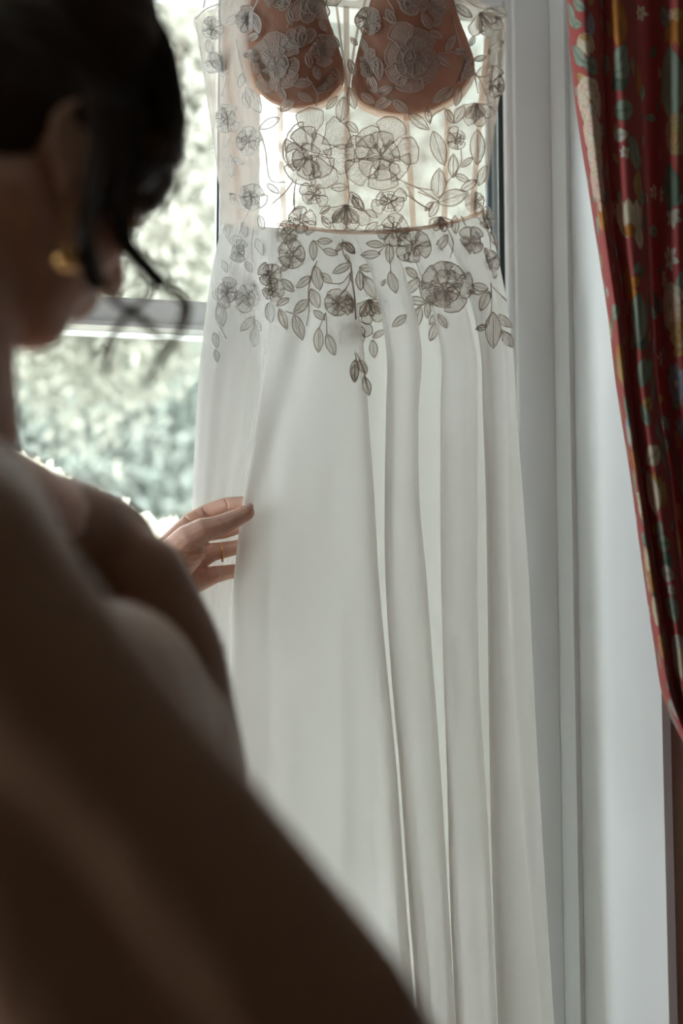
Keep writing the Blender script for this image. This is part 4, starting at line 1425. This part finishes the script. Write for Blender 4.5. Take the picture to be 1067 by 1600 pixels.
# ------------------------------------------------------------------ outside
m = MB(); m.box((-30, 1.72, -.30), (30, 40, -.15)); o = m.build('lawn', M['grass'], None, False); tag(o, kind='structure')


def leaves(name, centre, rad, n, size, mat, parent, seed, dens=1.0, hollow=.45):
    rg_ = np.random.default_rng(seed)
    d = rg_.normal(size=(n, 3)); d /= np.linalg.norm(d, axis=1)[:, None]
    r_ = hollow + (1 - hollow) * rg_.random(n) ** .6
    c = np.array(centre) + d * r_[:, None] * np.array(rad)
    # clump
    NCL = max(60, n // 60)
    cl = rg_.normal(size=(NCL, 3)); cl /= np.linalg.norm(cl, axis=1)[:, None]
    cl = np.array(centre) + cl * np.array(rad) * (hollow + (1 - hollow) * rg_.random((NCL, 1)))
    pick = cl[rg_.integers(0, NCL, n)]
    c = c * .45 + pick * .55 + rg_.normal(size=(n, 3)) * size * 1.2
    a = rg_.normal(size=(n, 3)); a /= np.linalg.norm(a, axis=1)[:, None]
    b = np.cross(a, rg_.normal(size=(n, 3))); b /= np.linalg.norm(b, axis=1)[:, None]
    s = size * rg_.uniform(.6, 1.3, (n, 1))
    v = np.stack([c - a * s, c + b * s * .38 + a * s * .1, c + a * s, c - b * s * .38 + a * s * .1], 1).reshape(-1, 3)
    f = np.arange(4 * n).reshape(-1, 4)
    o = mk(name, v.tolist(), f.tolist(), mat, parent, False)
    o['kind'] = 'stuff'
    return o


def tree(x, y, h, rx, mat, label, seed, n=5000, size=.09, lean=0.0):
    t = empty('garden_tree', (x, y, -.15))
    tag(t, label, 'tree', 'garden trees behind the window')
    m = MB()
    m.tube([(x + lean, y, -.15), (x + lean + .06, y, h * .3), (x + lean * .8, y, h * .6), (x, y, h * .85)], [.12, .10, .07, .03], 10)
    rr = random.Random(seed)
    for k in range(6):
        z = h * rr.uniform(.50, .75); a = rr.uniform(0, 6.28)
        m.tube([(x + lean * .7, y, z), (x + math.cos(a) * rx * .4, y + math.sin(a) * rx * .4, z + .5), (x + math.cos(a) * rx * .8, y + math.sin(a) * rx * .8, z + 1.1)], [.05, .03, .012], 6)
    m.build('trunk', M['bark'], t)
    leaves('foliage', (x, y, h * .66), (rx, rx, h * .36), n, size, mat, t, seed, hollow=.66)
    adopt(t)


tree(-0.40, 6.9, 6.9, 1.38, M['leaf_pale'], 'pale yellow-green tree seen left of the dress through the glass', 1, 42000, .055, -.72)
tree(2.40, 9.1, 8.6, 1.40, M['leaf_sage'], 'sage green tree showing through the sheer lace bodice', 2, 36000, .065)
tree(5.60, 9.6, 8.0, 1.20, M['leaf_pale'], 'pale tree beyond the right end of the window', 4, 8000, .08)
tree(-3.80, 8.4, 6.5, 1.40, M['leaf_pale'], 'pale tree hidden largely behind the person', 3, 12000, .07)
hd = empty('hedge', (0, 12.5, -.15)); tag(hd, 'tall blurred grey-green hedge closing the garden behind the trees', 'hedge')
leaves('foliage', (0, 12.5, 2.6), (8.5, .8, 5.4), 80000, .12, M['leaf_hedge'], hd, 9, hollow=.1)
m = MB()
for k in range(7):
    m.tube([(-6 + 2 * k, 12.5, -.15), (-6 + 2 * k + .1, 12.5, 4.5)], [.06, .03], 6)
m.build('stems', M['bark'], hd); adopt(hd)
m = MB(); m.box((-6, 1.72, -.16), (6, 5.2, -.13)); o = m.build('bounce_terrace', M['stone'], None, False); tag(o, kind='structure')  # unseen pale paving, added to bounce sky light upward
# cream-edged shrub right outside the glass
sh = empty('variegated_shrub', (-.35, 2.35, -.15)); tag(sh, 'low shrub with cream pointed leaves just outside the glass', 'shrub')
m = MB()
rr = random.Random(4)
lv = MB()
for k in range(260):
    px_ = rr.uniform(20, 300); top = cat([0, 60, 110, 160, 215, 260, 300], [700, 728, 762, 786, 806, 820, 815], px_)
    py_ = top + abs(rr.gauss(0, 34)) + 6
    y_ = rr.uniform(2.15, 2.5)
    c = PY(px_, py_, y_)
    a = Vector((rr.uniform(-.7, .7), rr.uniform(-.5, .3), rr.uniform(.3, 1))).normalized(); b = a.cross(Vector((rr.uniform(-.3, .3), 1, rr.uniform(-.3, .3)))).normalized()
    s = rr.uniform(.025, .045)
    nrm = a.cross(b)
    lv.add([c - a * s, c + b * s * .42, c + a * s, c - b * s * .42, c + nrm * s * .12], [(0, 1, 4), (1, 2, 4), (2, 3, 4), (3, 0, 4)])
    if k % 9 == 0:
        m.tube([(-.35 + rr.uniform(-.15, .15), 2.33, -.15), ((c.x - .35) / 2, 2.33, c.z * .55), c], [.008, .006, .003], 6)
for k in range(900):                             # the body of the shrub down to the ground
    q = rr.random()
    x_ = rr.uniform(-.78, .02); top_ = PY(150, 800, 2.3).z + (x_ + .35) * -.25
    c = Vector((x_, 2.32 + rr.uniform(-.17, .17), -.1 + (top_ + .05) * q))
    a = Vector((rr.uniform(-.9, .9), rr.uniform(-.9, .5), rr.uniform(-.2, 1))).normalized(); b = a.cross(Vector((rr.uniform(-.5, .5), 1, rr.uniform(-.5, .5)))).normalized()
    s = rr.uniform(.025, .05); nrm = a.cross(b)
    lv.add([c - a * s, c + b * s * .42, c + a * s, c - b * s * .42, c + nrm * s * .12], [(0, 1, 4), (1, 2, 4), (2, 3, 4), (3, 0, 4)])
m.build('stems', M['bark'], sh)
lo = lv.build('foliage', M['leaf_cream'], sh, False); lo['kind'] = 'stuff'
adopt(sh)
